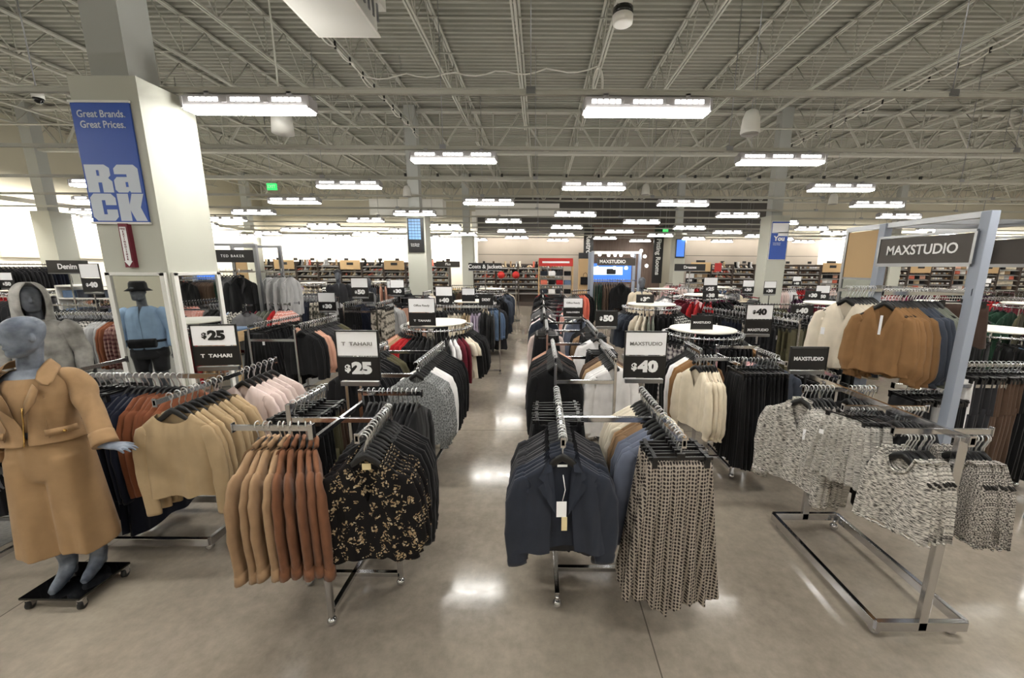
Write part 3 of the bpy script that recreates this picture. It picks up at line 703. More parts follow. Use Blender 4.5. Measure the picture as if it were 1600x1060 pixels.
def round_rack(cx, cy, h, label, R=.53, disc=True):
    t = thing('round_rack', (cx, cy, 0), label, 'clothes rack')
    m = MB(); m.tube([(R*math.cos(a*PI/24), R*math.sin(a*PI/24), h-.016) for a in range(48)], .016, 8, closed=True); m.build('ring_rail', 'chrome', t)
    for k in range(4):
        a = k*PI/2+PI/4; x, y = R*math.cos(a), R*math.sin(a)
        m = MB(); m.box((x, y, h/2), (.024, .024, h-.1)); m.build('post', 'chrome', t)
        caster(t, x, y, .026)
        if k < 2: m = MB(); m.bar((x, y, .09), (-x, -y, .09), .024, .024); m.build('base_bar', 'chrome', t)
    if disc: m = MB(); m.tube([(0, 0, h+.035), (0, 0, h+.04), (0, 0, h+.055), (0, 0, h+.06)], [R-.09, R-.08, R-.08, R-.09], 48); m.build('top_disc', 'disc_white', t)
    return t
def ring(cx, cy, h, spec, where, R=.53, a0=0, a1=360, lod=None):
    """garments hung radially round a ring rail"""
    n = sum(s[2] for s in spec); i = 0
    if lod is None: lod = 0 if cy < 7.5 else 1
    for kind, mat, k, adj in spec:
        lab = '%s %s on %s' % (adj, NICE[kind].replace('_', ' ').replace('tshirt', 'T-shirt'), where)
        for q in range(k):
            a = math.radians(a0+(a1-a0)*(i+.5)/n); i += 1
            garment(kind, mat, (cx+R*math.cos(a), cy+R*math.sin(a), h), a+math.radians(rnd.uniform(-5, 5)), lab, lab if k > 1 else None, lod)
def sign(loc, rz, parts, label, stem=.12, w=.27, h=.17, base='ink_black', cat='sign', gap=.008, tilt=0, floor=False):
    """card holder on a stem; parts from the top down: (card material, [(text, size, ink, x, z, bold, sx)])"""
    t = thing('sign_holder', loc, label, cat, rz); t.rotation_euler = (tilt, 0, rz); H = len(parts)*h
    m = MB(); m.box((0, 0, -.02), (w*.95, .03, .03)); m.build('foot_clip', 'steel', t)
    if stem: m = MB(); m.box((0, 0, -.02-stem/2), (.014, .014, stem)); m.build('stem', 'chrome', t)
    if floor: m = MB(); m.box((0, 0, .012-loc[2]), (.22, .22, .02)); m.build('base_plate', 'steel', t)
    for k, (mt, txts) in enumerate(parts):
        z = H-h*(k+.5)
        m = MB(); m.box((0, 0, z), (w, .012, h-gap)); m.build('card', mt, t)
        for (s, sz, ink, x, dz, bold, sx) in txts: text(s, sz, ink, t, (x, -.0075, z+dz), bold=bold, sx=sx)
    m = MB()
    for s in (-1, 1): m.box((s*(w/2+.004), 0, H/2), (.008, .016, H))
    m.box((0, 0, H+.003), (w+.016, .016, .008)); m.build('holder_frame', 'black_plastic', t)
    return t
PR = lambda n, ink, s=1: [('$', .065*s, ink, -.075*s, .0, .003*s, 1.1), (n, .105*s, ink, .022*s, 0, .007*s, 1.25)]

# ------------------------------------------------------------------ the two near racks in the middle
H = 1.26
pinwheel(-1.22, 2.22, H, 'chrome four way rack of tan jackets and floral blouses at the front')
a = hang((-1.53, 1.94), (-1.20, 1.94), H, [('jacket_big', 'suede_tan', 4, 'tan suede'), ('jacket_big', 'suede_rust', 5, 'rust brown suede')], 'the sideways arm of the front four way rack', face=0.0, jit=2)
for i, o in enumerate(a): o.rotation_euler.z += math.radians(2+4.2*i); o.scale.z *= .93
hang((-.87, 1.76), (-.90, 1.98), H, [('blouse_big', 'floral', 6, 'black floral V-neck')], 'the forward arm of the front four way rack', jit=4)
hang((-.90, 2.00), (-.92, 2.24), H, [('sweater', 'black', 7, 'plain black')], 'the forward arm behind the floral blouses', jit=4)
hang((-1.18, 2.52), (-.82, 2.52), H, [('shirt', 'black', 11, 'long black')], 'the rear right arm of the front four way rack', jit=6)
hang((-1.53, 2.26), (-1.53, 2.62), H, [('trousers', 'black', 4, 'black clipped'), ('trousers', 'olive', 2, 'olive clipped'), ('trousers', 'brown', 2, 'brown clipped')], 'the rear left arm of the front four way rack', jit=6)
sign((-1.22, 2.52, H+.07), 0, [('card_white', [('T  TAHARI', .034, 'ink_grey', 0, 0, .0005, 1.3)]), ('card_black', PR('25', 'ink_white'))], 'white card over black $25 card on the front four way rack', stem=.14)
# label tab inside the front blouse neck
h_rack(.12, .72, 1.77, 2.62, H, 'chrome two arm rack of navy blazers and dotted skirts at the front', py=2.28, cross=.10)
W = 'the left arm of the front two arm rack'
a = hang((.12, 1.77), (.12, 2.19), H, [('blazer_big', 'navy', 1, 'foremost navy'), ('blazer_big', 'navy', 3, 'navy'), ('blazer', 'charcoal', 8, 'charcoal')], W, jit=3)
front_blazer = a[0]
hang((.12, 2.24), (.12, 2.60), H, [('skirt', 'black', 7, 'black clipped'), ('skirt', 'grey', 1, 'grey clipped')], W, jit=4)
W = 'the right arm of the front two arm rack'
hang((.72, 1.79), (.72, 2.00), H, [('skirt_big', 'houndstooth', 1, 'foremost dotted taupe'), ('skirt_big', 'houndstooth', 5, 'dotted taupe')], W, jit=3)
hang((.72, 2.02), (.72, 2.24), H, [('sweater', 'dusty', 4, 'dusty blue ribbed')], W, jit=5)
hang((.72, 2.25), (.72, 2.60), H, [('sweater', 'camel', 3, 'camel brown'), ('sweater', 'ivory', 5, 'ivory')], W, jit=5)
sign((.74, 2.62, H+.07), 0, [('card_white', [('MAXSTUDIO', .036, 'ink_grey', 0, 0, .0005, 1.1)]), ('card_black', PR('40', 'ink_white'))], 'white card over black $40 card at the back of the dotted skirt arm', stem=.12, w=.28, h=.165)
# swing tags on the front blazer and neck label in the front blouse
m = MB(); m.box((0, 0, 0), (.05, .002, .085)); o = m.build('swing_tag', 'card_white', front_blazer, (-.005, -.042, -.36))
m = MB(); m.box((0, 0, 0), (.028, .002, .075)); o = m.build('swing_tag', 'tag_cream', front_blazer, (.01, -.044, -.44))
m = MB(); m.tube([(0, 0, .17), (.012, 0, .09), (0, 0, .03)], .002, 5); m.build('string', 'card_white', front_blazer, (0, -.04, -.345))
m = MB(); m.box((0, 0, 0), (.05, .002, .012)); m.build('neck_label', 'card_white', front_blazer, (0, .005, -.15))
fb = [o for o in COL.objects if o.name.startswith('blouse') and o.get('label', '').startswith('black floral')][0]
m = MB(); m.box((0, 0, 0), (.045, .002, .035)); m.build('neck_label', 'tag_cream', fb, (0, .008, -.165))

# ------------------------------------------------------------------ second racks on both sides of the aisle
h_rack(.15, .71, 3.47, 4.45, H, 'chrome double rail rack with black tops and white shirts behind the navy blazers', cross=.22)
W = 'the left rail of the second rack right of the aisle'
hang((.15, 3.55), (.15, 4.4), H, [('sweater', 'black', 6, 'black'), ('blouse', 'darkbrown', 3, 'dark brown'), ('shirt', 'black', 6, 'long black'), ('sweater', 'blush', 2, 'blush')], W)
W = 'the right rail of the second rack right of the aisle'
hang((.71, 3.55), (.71, 4.4), H, [('shirt_big', 'white', 2, 'front white collared'), ('shirt', 'white', 2, 'white collared'), ('sweater', 'tan', 3, 'tan'), ('sweater', 'brown', 3, 'brown'), ('skirt', 'black', 5, 'black clipped')], W)
h_rack(.10, .74, 4.95, 6.0, H+.02, 'chrome double rail rack with clipped black skirts and a white blouse, third along the aisle', cross=.18)
hang((.10, 5.1), (.10, 5.95), H+.02, [('skirt', 'black', 9, 'black clipped'), ('sweater', 'palepink', 3, 'pale pink'), ('sweater', 'charcoal', 4, 'charcoal')], 'the left rail of the third rack right of the aisle')
hang((.74, 4.85), (.74, 5.95), H+.02, [('shirt_big', 'white', 1, 'front white placket'), ('shirt', 'white', 2, 'white placket'), ('skirt', 'black', 5, 'black clipped'), ('sweater', 'camel', 3, 'camel'), ('shirt', 'black', 5, 'black')], 'the right rail of the third rack right of the aisle')
sign((.86, 4.9, H+.09), 0, [('card_black', PR('50', 'ink_white', .95))], 'black $50 card above the white placket blouses', stem=.1, w=.27, h=.2)
for (i, (Y, sp1, sp2)) in enumerate([
    (6.6, [('sweater', 'navy', 2, 'navy'), ('sweater', 'white', 2, 'white'), ('blouse', 'pink', 2, 'pink'), ('sweater', 'black', 4, 'black'), ('sweater', 'stripe', 3, 'striped')], [('blouse', 'dusty', 3, 'dusty blue'), ('shirt', 'white', 3, 'white'), ('sweater', 'charcoal', 4, 'charcoal'), ('blouse', 'bwprint', 3, 'black and white')]),
    (8.3, [('sweater', 'grey', 2, 'grey'), ('blazer', 'black', 4, 'black'), ('sweater', 'white', 2, 'white'), ('sweater', 'darkbrown', 3, 'dark brown'), ('coat', 'black', 2, 'black')], [('blouse', 'pinkprint', 4, 'pink patterned'), ('sweater', 'black', 5, 'black'), ('skirt', 'bwprint', 3, 'black and white')]),
    (10.1, [('coat', 'black', 6, 'black'), ('blazer', 'charcoal', 4, 'charcoal')], [('sweater', 'burgundy', 3, 'burgundy'), ('shirt', 'black', 6, 'black')]),
    (12.2, [('blazer', 'black', 7, 'black'), ('sweater', 'red', 2, 'red')], [('coat', 'charcoal', 6, 'charcoal')])]):
    nm = ORD[i+3]
    h_rack(.08, .72, Y, Y+1.0, H+.04, 'chrome double rail rack, %s along the right of the aisle' % nm, cross=.16, lod=1 if i else 0)
    hang((.08, Y+.05), (.08, Y+.95), H+.04, sp1, 'the left rail of the %s rack right of the aisle' % nm)
    hang((.72, Y+.05), (.72, Y+.95), H+.04, sp2, 'the right rail of the %s rack right of the aisle' % nm)
sign((.50, 5.75, H+.1), 0, [('card_white', [('Office Ready', .036, 'ink_grey', 0, 0, .001, 1.1)]), ('card_black', [('HALOGEN', .032, 'ink_white', 0, 0, .001, 1.3)])], 'white Office Ready card over a black card right of the aisle', stem=.12, h=.14, w=.28)

h_rack(-1.72, -1.08, 3.3, 4.25, H, 'chrome double rail rack with grey lace blouse at its front, left of the aisle', cross=.12)
W = 'the rail nearest the aisle on the grey blouse rack'
hang((-1.08, 3.22), (-1.08, 4.2), H, [('lace_big', 'cable_grey', 1, 'foremost grey lace'), ('lace_big', 'cable_grey', 3, 'grey lace'), ('shirt', 'white', 3, 'white'), ('shirt', 'black', 9, 'black')], W)
hang((-1.72, 3.4), (-1.72, 4.2), H, [('coat', 'black', 9, 'long black'), ('sweater', 'olive', 3, 'dark olive')], 'the outer rail of the grey blouse rack')
m = MB(); m.box((0, 0, 0), (.1, .3, .04)); 

# round racks left of the aisle
round_rack(-1.60, 5.95, 1.19, 'round chrome rack with white disc, dark and red tops, nearest on the left')
W = 'the nearest round rack left of the aisle'
ring(-1.60, 5.95, 1.19, [('sweater', 'black', 4, 'black'), ('sweater', 'orange', 3, 'burnt orange'), ('sweater', 'blush', 3, 'blush'), ('sweater', 'tan', 2, 'tan'), ('sweater', 'red', 3, 'red'),
  ('tee', 'black', 9, 'black'), ('tee', 'white', 2, 'white'), ('sweater', 'burgundy', 2, 'burgundy'), ('tee', 'ivory', 2, 'ivory'), ('blouse', 'black', 8, 'black')], W, a0=150, a1=385)
sign((-1.70, 5.52, 1.24), 0, [('card_white', [('Office Ready', .040, 'ink_grey', 0, 0, .001, 1.1)]), ('card_black', [('T  TAHARI', .04, 'ink_white', 0, -.02, .0015, 1.3)])], 'white Office Ready card over black card standing on the nearest round rack', stem=0, w=.37, h=.20)
hang((-2.0, 7.2), (-.85, 7.2), 1.36, [('trousers', 'black', 5, 'black'), ('trousers', 'ivory', 5, 'ivory'), ('trousers', 'beige', 3, 'beige'), ('trousers', 'lavender', 3, 'lavender'), ('sweater', 'black', 5, 'black')], 'the straight rail behind the nearest round rack', jit=8)
h_rack(-2.1, -2.09, 7.2, 7.21, .3, 'x', lod=2) if False else None
t = thing('straight_rack', (-1.45, 7.3, 0), 'straight chrome rail rack behind the nearest round rack left of the aisle', 'clothes rack')
for yy in (-.1, .15): rail_bar(t, (-.72, yy, 1.345), (.68, yy, 1.345), 'rail')
for x in (-.72, .68): m = MB(); m.box((x, 0, .67), (.03, .03, 1.3)); m.build('post', 'chrome', t); caster(t, x, 0)
m = MB(); m.box((0, 0, .09), (1.4, .03, .03)); m.build('base_bar', 'chrome', t)
sign((-1.80, 7.25, 1.38), 0, [('card_white', []), ('card_black', PR('40', 'ink_white'))], 'white card over $40 card on the straight rail rack', stem=.05, w=.30, h=.17)
round_rack(-1.58, 9.15, 1.24, 'round chrome rack with white disc, second round rack left of the aisle')
ring(-1.58, 9.15, 1.24, [('shirt', 'black', 7, 'black'), ('blazer', 'black', 5, 'black'), ('blazer', 'cream', 2, 'cream'), ('jacket', 'denim', 3, 'denim blue'), ('coat', 'charcoal', 5, 'charcoal')], 'the second round rack left of the aisle', a0=170, a1=400)
sign((-1.62, 8.75, 1.31), 0, [('card_white', []), ('card_black', [])], 'white card over black card on the second round rack', stem=0, w=.28, h=.15)
sign((-1.2, 8.6, 1.24), 0, [('card_black', [('DKNY', .085, 'ink_white', 0, 0, .003, .8)])], 'black card between the second round rack and the aisle', stem=.05, w=.30, h=.25)
round_rack(-1.65, 13.3, 1.3, 'round chrome rack with white disc far down the left of the aisle')
ring(-1.65, 13.3, 1.3, [('coat', 'black', 8, 'black'), ('coat', 'slate', 4, 'slate blue'), ('coat', 'cream', 3, 'cream')], 'the far round rack left of the aisle', a0=170, a1=400)
round_rack(-1.6, 11.2, 1.3, 'round chrome rack without disc between the second and far round racks', disc=False)
ring(-1.6, 11.2, 1.3, [('coat', 'camel', 3, 'camel'), ('coat', 'black', 8, 'black'), ('coat', 'slate', 4, 'slate')], 'the third round rack left of the aisle', a0=170, a1=400)
p = at_y(758, 417, 11.8)
def header_sign(px, py, Y, w, h, s, label, post=True, mat='card_black', sz=.16, bold=.004):
    p = at_y(px, py, Y); t = thing('header_sign', p, label, 'sign')
    m = MB(); m.box((0, 0, 0), (w, .02, h)); m.build('panel', mat, t); text(s, sz, 'ink_white', t, (0, -.012, 0), bold=bold)
    m = MB(); m.box((0, 0, -h/2-.008), (w, .03, .02)); m.build('frame', 'steel', t)
    if post: m = MB(); m.box((0, .0, -(p.z-.1)/2-h/2+.05), (.03, .02, p.z-h/2-.1)); m.build('post', 'chrome', t); m = MB(); m.box((0, 0, -p.z+.06), (.4, .3, .02)); m.build('base', 'steel', t)
    return t
header_sign(758, 417, 11.8, 1.0, .22, 'Coats & Jackets', 'black Coats & Jackets header sign on a post left of the aisle')
header_sign(700, 413, 14, .85, .2, 'Plus', 'dark Plus header sign beside the poster column', mat='header_brown', sz=.12)
header_sign(106, 417, 8.1, .85, .26, 'Denim', 'black Denim header sign on a post in front of the mirror column', sz=.15)
header_sign(1078, 418, 14, 1.1, .24, 'Dresses', 'dark Dresses header sign right of the fitting rooms', sz=.14)

# ------------------------------------------------------------------ left front: rack behind the mannequin
t = thing('center_bar_rack', (-3.0, 2.76, 0), 'chrome centre bar rack behind the tan mannequin with rust and sand sweaters', 'clothes rack')
def base_rect(t, x0, x1, y0, y1):
    for a, b in (((x0, y0), (x1, y0)), ((x0, y1), (x1, y1)), ((x0, y0), (x0, y1)), ((x1, y0), (x1, y1))):
        m = MB(); m.bar(a+(.095,), b+(.095,), .03, .06); m.build('base_rail', 'chrome', t, bevel=.003)
    for x in (x0+.04, x1-.04):
        for y in (y0+.04, y1-.04): caster(t, x, y, .03)
base_rect(t, -.62, .58, -.26, .27)
for x in (-.60, .56): m = MB(); m.box((x, 0, .68), (.03, .05, 1.2)); m.build('post', 'chrome', t, bevel=.003)
rail_bar(t, (-.72, 0, 1.285), (.68, 0, 1.285), 'center_bar', .02, .035)
rail_bar(t, (.70, -.58, 1.285), (.70, .5, 1.285), 'arm'); rail_bar(t, (-.6, -.5, 1.285), (-.6, .5, 1.285), 'arm')
W = 'the centre bar behind the tan mannequin'
hang((-3.45, 2.72), (-2.62, 2.72), 1.30, [('coat', 'black', 4, 'long black'), ('trousers', 'deepnavy', 5, 'dark navy'), ('coat', 'deepnavy', 3, 'long navy'), ('sweater_big', 'orange', 6, 'burnt orange')], W, jit=4)
W = 'the aisle side arm behind the tan mannequin'
hang((-2.30, 2.26), (-2.30, 2.68), 1.30, [('sweater_big', 'sand', 1, 'foremost sand'), ('sweater_big', 'sand', 8, 'sand')], W, jit=5)
hang((-2.30, 2.82), (-2.30, 3.22), 1.30, [('shirt', 'palepink', 6, 'pale pink')], W, jit=5)
sign((-2.36, 2.74, 1.37), .12, [('card_white', PR('25', 'ink_black', .85)), ('card_black', [('T  TAHARI', .036, 'ink_white', 0, 0, .001, 1.25)])], 'white $25 card over black card above the sand sweaters', stem=.1, w=.29, h=.15)
hang((-4.35, 2.5), (-3.85, 2.5), 1.28, [('skirt', 'lattice', 6, 'black and white patterned'), ('skirt', 'charcoal', 4, 'charcoal')], 'the rail at the left edge behind the tan mannequin', jit=5)
h_rack(-5.0, -4.4, 2.3, 2.9, .1, 'x') if False else None
t = thing('straight_rack', (-4.15, 2.5, 0), 'straight chrome rack at the left edge with patterned skirts', 'clothes rack')
rail_bar(t, (-.4, 0, 1.265), (.36, 0, 1.265), 'rail'); rail_bar(t, (-.4, .25, .09), (.36, .25, .09), 'base_bar')
for x in (-.38, .34): m = MB(); m.box((x, 0, .66), (.03, .03, 1.22)); m.build('post', 'chrome', t); m = MB(); m.box((x, .05, .07), (.03, .6, .03)); m.build('foot', 'chrome', t)

# ------------------------------------------------------------------ left middle
h_rack(-3.92, -3.30, 5.1, 6.25, 1.3, 'chrome double rail rack with black skirts and pink tops past the mirror column', cross=.2)
hang((-3.92, 5.2), (-3.92, 6.2), 1.3, [('skirt', 'black', 12, 'long black clipped'), ('sweater', 'blush', 2, 'blush'), ('skirt', 'black', 4, 'rear black clipped')], 'the left rail of the rack past the mirror column')
hang((-3.30, 5.2), (-3.30, 6.2), 1.3, [('sweater', 'black', 4, 'black'), ('blouse', 'blush', 3, 'dusty pink'), ('sweater', 'charcoal', 8, 'charcoal'), ('sweater', 'olive', 3, 'dark olive')], 'the right rail of the rack past the mirror column')
t = thing('display_table', (-4.75, 5.75, 0), 'light wood display table with folded jeans beside the mirror column', 'table')
m = MB(); m.box((0, 0, 1.0), (.62, .5, .03)); m.build('table_top', 'light_wood', t)
for s, n_ in ((-1, 0), (1, 0)): m = MB(); m.box((s*.31, 0, 1.06), (.02, .5, .15)); m.build('side_panel', 'light_wood', t)
m = MB(); m.box((0, -.25, 1.06), (.62, .02, .15)); m.build('front_panel', 'light_wood', t)
for x in (-.28, .28):
    for y in (-.2, .2): m = MB(); m.box((x, y, .5), (.05, .05, 1.0)); m.build('leg', 'light_wood', t)
for i in range(8):
    m = MB(); m.box((0, 0, .018), (.27, .36, .034)); o = m.build('folded_jeans', 'denim', None, (-4.75-.14+.28*(i % 2), 5.75, 1.016+.036*(i//2)), bevel=.012)
    tag(o, 'folded blue jeans on the wood table, %s of its stack in the %s stack' % (['bottom', 'second', 'third', 'topmost'][i//2], ['left', 'right'][i % 2]), 'jeans')
# tall brand bay with black jacket
t = thing('tall_bay', (-5.05, 6.7, 0), 'tall grey framed clothes bay with dark header left of the centre', 'clothes rack')
for x in (-.42, .42):
    for y in (-.3, .3): m = MB(); m.box((x, y, 1.22), (.05, .05, 2.44)); m.build('post', 'steel', t)
for y in (-.3, .3): m = MB(); m.box((0, y, 2.42), (.84, .04, .04)); m.build('top_bar', 'steel', t)
m = MB(); m.box((0, -.31, 2.24), (.84, .02, .2)); m.build('header', 'card_black', t); text('TED BAKER', .06, 'ink_white', t, (.05, -.325, 2.24), spacing=1.3)
m = MB(); m.box((-.3, .3, 1.9), (.2, .02, .7)); m.build('panel', 'tan_board', t)
for z in (2.0, 1.47): rail_bar(t, (-.75, 0, z-.016), (.85, 0, z-.016), 'rail')
rail_bar(t, (.10, -.38, 2.004), (.10, 0, 2.004), 'arm'); rail_bar(t, (.33, -.60, 1.454), (.33, -.2, 1.454), 'arm'); rail_bar(t, (-.7, -.25, 1.454), (.85, -.25, 1.454), 'rail')
hang((-5.75, 6.7), (-5.25, 6.7), 2.02, [('trousers', 'olive', 3, 'olive grey'), ('shirt', 'charcoal', 4, 'charcoal'), ('coat', 'grey', 2, 'grey')], 'the upper rail of the tall dark header bay', lod=1)
garment('jacket', 'black', (-4.95, 6.4, 2.02), .1, 'black jacket facing forward on the tall dark header bay', None, 1)
hang((-4.75, 6.7), (-4.25, 6.7), 2.02, [('shirt', 'lightgrey', 4, 'light grey')], 'the upper rail of the tall dark header bay', lod=1)
W = 'the lower rail below the dark header bay'
hang((-5.75, 6.45), (-4.2, 6.45), 1.47, [('shirt', 'sky', 4, 'pale blue'), ('shirt', 'plaid_blue', 4, 'blue checked'), ('shirt', 'gingham', 3, 'gingham'), ('shirt', 'burgundy', 3, 'burgundy'), ('shirt', 'sage', 3, 'grey green'), ('shirt', 'red', 1, 'red'), ('shirt', 'pinkprint', 3, 'pink print')], W, lod=1, jit=12)
garment('sweater', 'grey', (-4.72, 6.15, 1.47), .12, 'dark grey henley facing forward below the dark header bay', None, 1)
# plaid row left of and behind the mirror column
W = 'the long rail behind the mirror column'
hang((-7.5, 5.86), (-5.25, 5.86), 1.36, [('shirt', 'sky', 3, 'pale blue'), ('shirt', 'plaid_grey', 5, 'grey checked'), ('shirt', 'gingham', 3, 'black gingham'), ('shirt', 'lightgrey', 4, 'light grey'), ('shirt', 'orange', 2, 'rust'), ('shirt', 'plaid_red', 6, 'maroon plaid'), ('shirt', 'cream', 5, 'cream'), ('shirt', 'charcoal', 5, 'charcoal'), ('shirt', 'sage', 5, 'sage')], W, lod=0, jit=5)
t = thing('straight_rack', (-6.4, 5.86, 0), 'long straight chrome rack of checked shirts behind the mirror column', 'clothes rack')
rail_bar(t, (-1.2, 0, 1.345), (1.2, 0, 1.345), 'rail'); m = MB(); m.box((0, 0, .09), (2.4, .03, .03)); m.build('base_bar', 'chrome', t)
for x in (-1.18, 1.18): m = MB(); m.box((x, 0, .67), (.03, .03, 1.3)); m.build('post', 'chrome', t); m = MB(); m.box((x, 0, .07), (.03, .6, .03)); m.build('foot', 'chrome', t)
W = 'the rail at the left edge behind the hooded mannequin'
hang((-6.6, 4.3), (-5.4, 4.3), 1.36, [('sweater', 'olive', 5, 'olive'), ('sweater', 'grey', 5, 'grey'), ('sweater', 'charcoal', 6, 'charcoal')], W)
t = thing('straight_rack', (-6.0, 4.3, 0), 'straight chrome rack at the left edge behind the hooded mannequin', 'clothes rack')
rail_bar(t, (-.7, 0, 1.345), (.7, 0, 1.345), 'rail'); m = MB(); m.box((0, 0, .09), (1.4, .03, .03)); m.build('base_bar', 'chrome', t)
for x in (-.68, .68): m = MB(); m.box((x, 0, .67), (.03, .03, 1.3)); m.build('post', 'chrome', t); m = MB(); m.box((x, 0, .07), (.03, .5, .03)); m.build('foot', 'chrome', t)
p = at_y(148, 462, 6.2)
sign((p.x, 6.2, 1.66), 0, [('card_white', []), ('card_black', PR('40', 'ink_white'))], 'white card over $40 card beside the mirror column', stem=.3, w=.3, h=.22)
# $30 signs
for (px, py, Y, s, lab, two) in ((511, 472, 7.6, '30', 'white card over $30 card among dark tops past the rack with pink tops', 1), (615, 450, 10.2, '48', 'white $48 card before the poster column', 2), (571, 465, 7.8, '', 'small black card beside the $30 sign', 3),
    (1270, 462, 8.5, '30', 'black $30 card above the pink hoodies', 3), (1285, 458, 9.5, '50', 'white card over $50 card past the pink hoodies', 1), (1110, 462, 8.6, '38', 'black $38 card above the red top', 3), (1203, 450, 11, '30', 'white card over $30 card beside the banner column', 1),
    (1253, 486, 6.0, '40', 'black $40 card on the rails right of the aisle', 3), (1008, 468, 7.5, '39', 'black $39 card before the cream jacket mannequin', 3)):
    p = at_y(px, py, Y)
    parts = [('card_white', []), ('card_black', PR(s, 'ink_white'))] if two == 1 else [('card_white', PR(s, 'ink_black')), ('card_black', [])] if two == 2 else [('card_black', PR(s, 'ink_white') if s else [])]
    hh = .18; sign((p.x, Y, p.z-hh*len(parts)/2), 0, parts, lab, stem=p.z-hh*len(parts)/2-.04, w=.33, h=hh, floor=True)

# ------------------------------------------------------------------ right front: centre bar rack with tweed pieces
t = thing('center_bar_rack', (2.19, 2.36, 0), 'long chrome centre bar rack with tweed tops at the right front', 'clothes rack')
base_rect(t, -.26, .26, -.50, .48)
for y in (-.50, .48): m = MB(); m.box((0, y, .66), (.05, .03, 1.18)); m.build('post', 'chrome', t, bevel=.003)
rail_bar(t, (0, -.55, 1.245), (0, .66, 1.245), 'center_bar', .022, .035)
for y in (-.40, -.05, .32): rail_bar(t, (-.27, y, 1.235), (.27, y, 1.235), 'arm')
HH = 1.25
def side(x0, x1, y, spec, where, face=PI, rots=None): return hang((x0, y), (x1, y), HH, spec, where, face=0, jit=4)
a = hang((1.99, 1.96), (2.15, 1.96), HH-.05, [('tank_big', 'tweed', 1, 'foremost grey tweed'), ('tank', 'tweed', 7, 'grey tweed')], 'the first cross arm of the tweed rack', jit=4)
a[0].rotation_euler.z += math.radians(30)
for o in a: o.scale.x *= .86
for o in a[1:]: o.rotation_euler.z += math.radians(10)
hang((2.27, 1.96), (2.46, 1.96), HH-.05, [('tank', 'tweed_dark', 8, 'dark flecked')], 'the outer end of the first tweed rack arm', jit=5)
a = hang((1.95, 2.31), (2.14, 2.31), HH-.02, [('skirt', 'tweed', 1, 'foremost tweed'), ('skirt', 'tweed', 6, 'tweed')], 'the second cross arm of the tweed rack', jit=4)
for o in a: o.scale.z *= .50; o.scale.x *= .85
a[0].rotation_euler.z += math.radians(30)
hang((2.26, 2.31), (2.44, 2.31), HH-.02, [('tank', 'charcoal', 7, 'charcoal')], 'the outer end of the second tweed rack arm')
a = hang((1.90, 2.68), (2.14, 2.68), HH, [('jacket_big', 'tweed', 1, 'foremost tweed'), ('sweater', 'tweed', 7, 'tweed')], 'the third cross arm of the tweed rack', jit=4)
a[0].rotation_euler.z += math.radians(35)
m = MB(); m.box((0, 0, 0), (.03, .002, .08)); m.build('swing_tag', 'card_white', a[0], (.07, -.045, -.33))
hang((2.26, 2.68), (2.44, 2.68), HH, [('sweater', 'black', 8, 'black')], 'the outer end of the third tweed rack arm')
sign((2.17, 3.02, H+.03), 0, [('card_black', [('MAXSTUDIO', .042, 'ink_white', 0, 0, .0012, 1)])], 'small black card on the back of the tweed rack', stem=.1, w=.29, h=.185)

# second right rack: cream blouses, black pleated skirts
pinwheel(1.95, 3.85, H, 'chrome four way rack with cream blouses and black pleated skirts', r=.28, arm=.46)
W = 'the rack of cream blouses and black skirts'
hang((1.50, 3.60), (1.72, 3.60), H, [('blouse', 'cream', 1, 'foremost cream'), ('blouse', 'cream', 6, 'cream')], W, jit=4)[0].rotation_euler.z += .4
hang((1.84, 3.50), (2.26, 3.50), H, [('pleat_big', 'black', 11, 'long black pleated')], W, jit=4)
hang((2.30, 3.60), (2.30, 4.0), H, [('sweater', 'slate', 6, 'slate blue'), ('sweater', 'pink', 4, 'pink')], W, jit=6)
hang((1.68, 3.9), (1.68, 4.3), H, [('sweater', 'caramel', 3, 'caramel'), ('sweater', 'white', 3, 'white'), ('shirt', 'black', 4, 'black')], W, jit=6)
round_rack(2.34, 5.45, 1.19, 'round chrome rack with white top disc, nearest round rack right of the aisle')
ring(2.34, 5.45, 1.19, [('skirt', 'black', 5, 'black'), ('trousers', 'stripe', 5, 'striped'), ('skirt', 'charcoal', 5, 'charcoal'), ('skirt', 'black', 8, 'front black'), ('sweater', 'caramel', 2, 'caramel'), ('sweater', 'white', 2, 'white'), ('sweater', 'black', 6, 'black')], 'the nearest round rack right of the aisle', a0=160, a1=380)
sign((2.26, 5.3, 1.25), 0, [('card_black', [('MAXSTUDIO', .042, 'ink_white', 0, 0, .0012, 1)])], 'small black card on the disc of the nearest round rack right of the aisle', stem=0, w=.29, h=.2)
sign((2.50, 4.35, 1.36), 0, [('card_white', PR('40', 'ink_black', .85)), ('card_black', [('MAXSTUDIO', .042, 'ink_white', 0, -.04, .0012, 1)])], 'white $40 card over dark card right of the nearest disc', stem=.1, w=.29, h=.165)
round_rack(2.15, 7.4, 1.36, 'round chrome rack with white disc, second round rack right of the aisle')
ring(2.15, 7.4, 1.36, [('tee', 'grey', 3, 'grey'), ('tee', 'slate', 3, 'slate blue'), ('tee', 'navy', 2, 'navy'), ('tee', 'ivory', 3, 'ivory'), ('tee', 'sage', 2, 'sage'), ('skirt', 'black', 4, 'black'), ('blouse', 'bwprint', 5, 'black and white'), ('sweater', 'black', 5, 'black'), ('sweater', 'pinkprint', 3, 'pink print')], 'the second round rack right of the aisle', a0=165, a1=390)
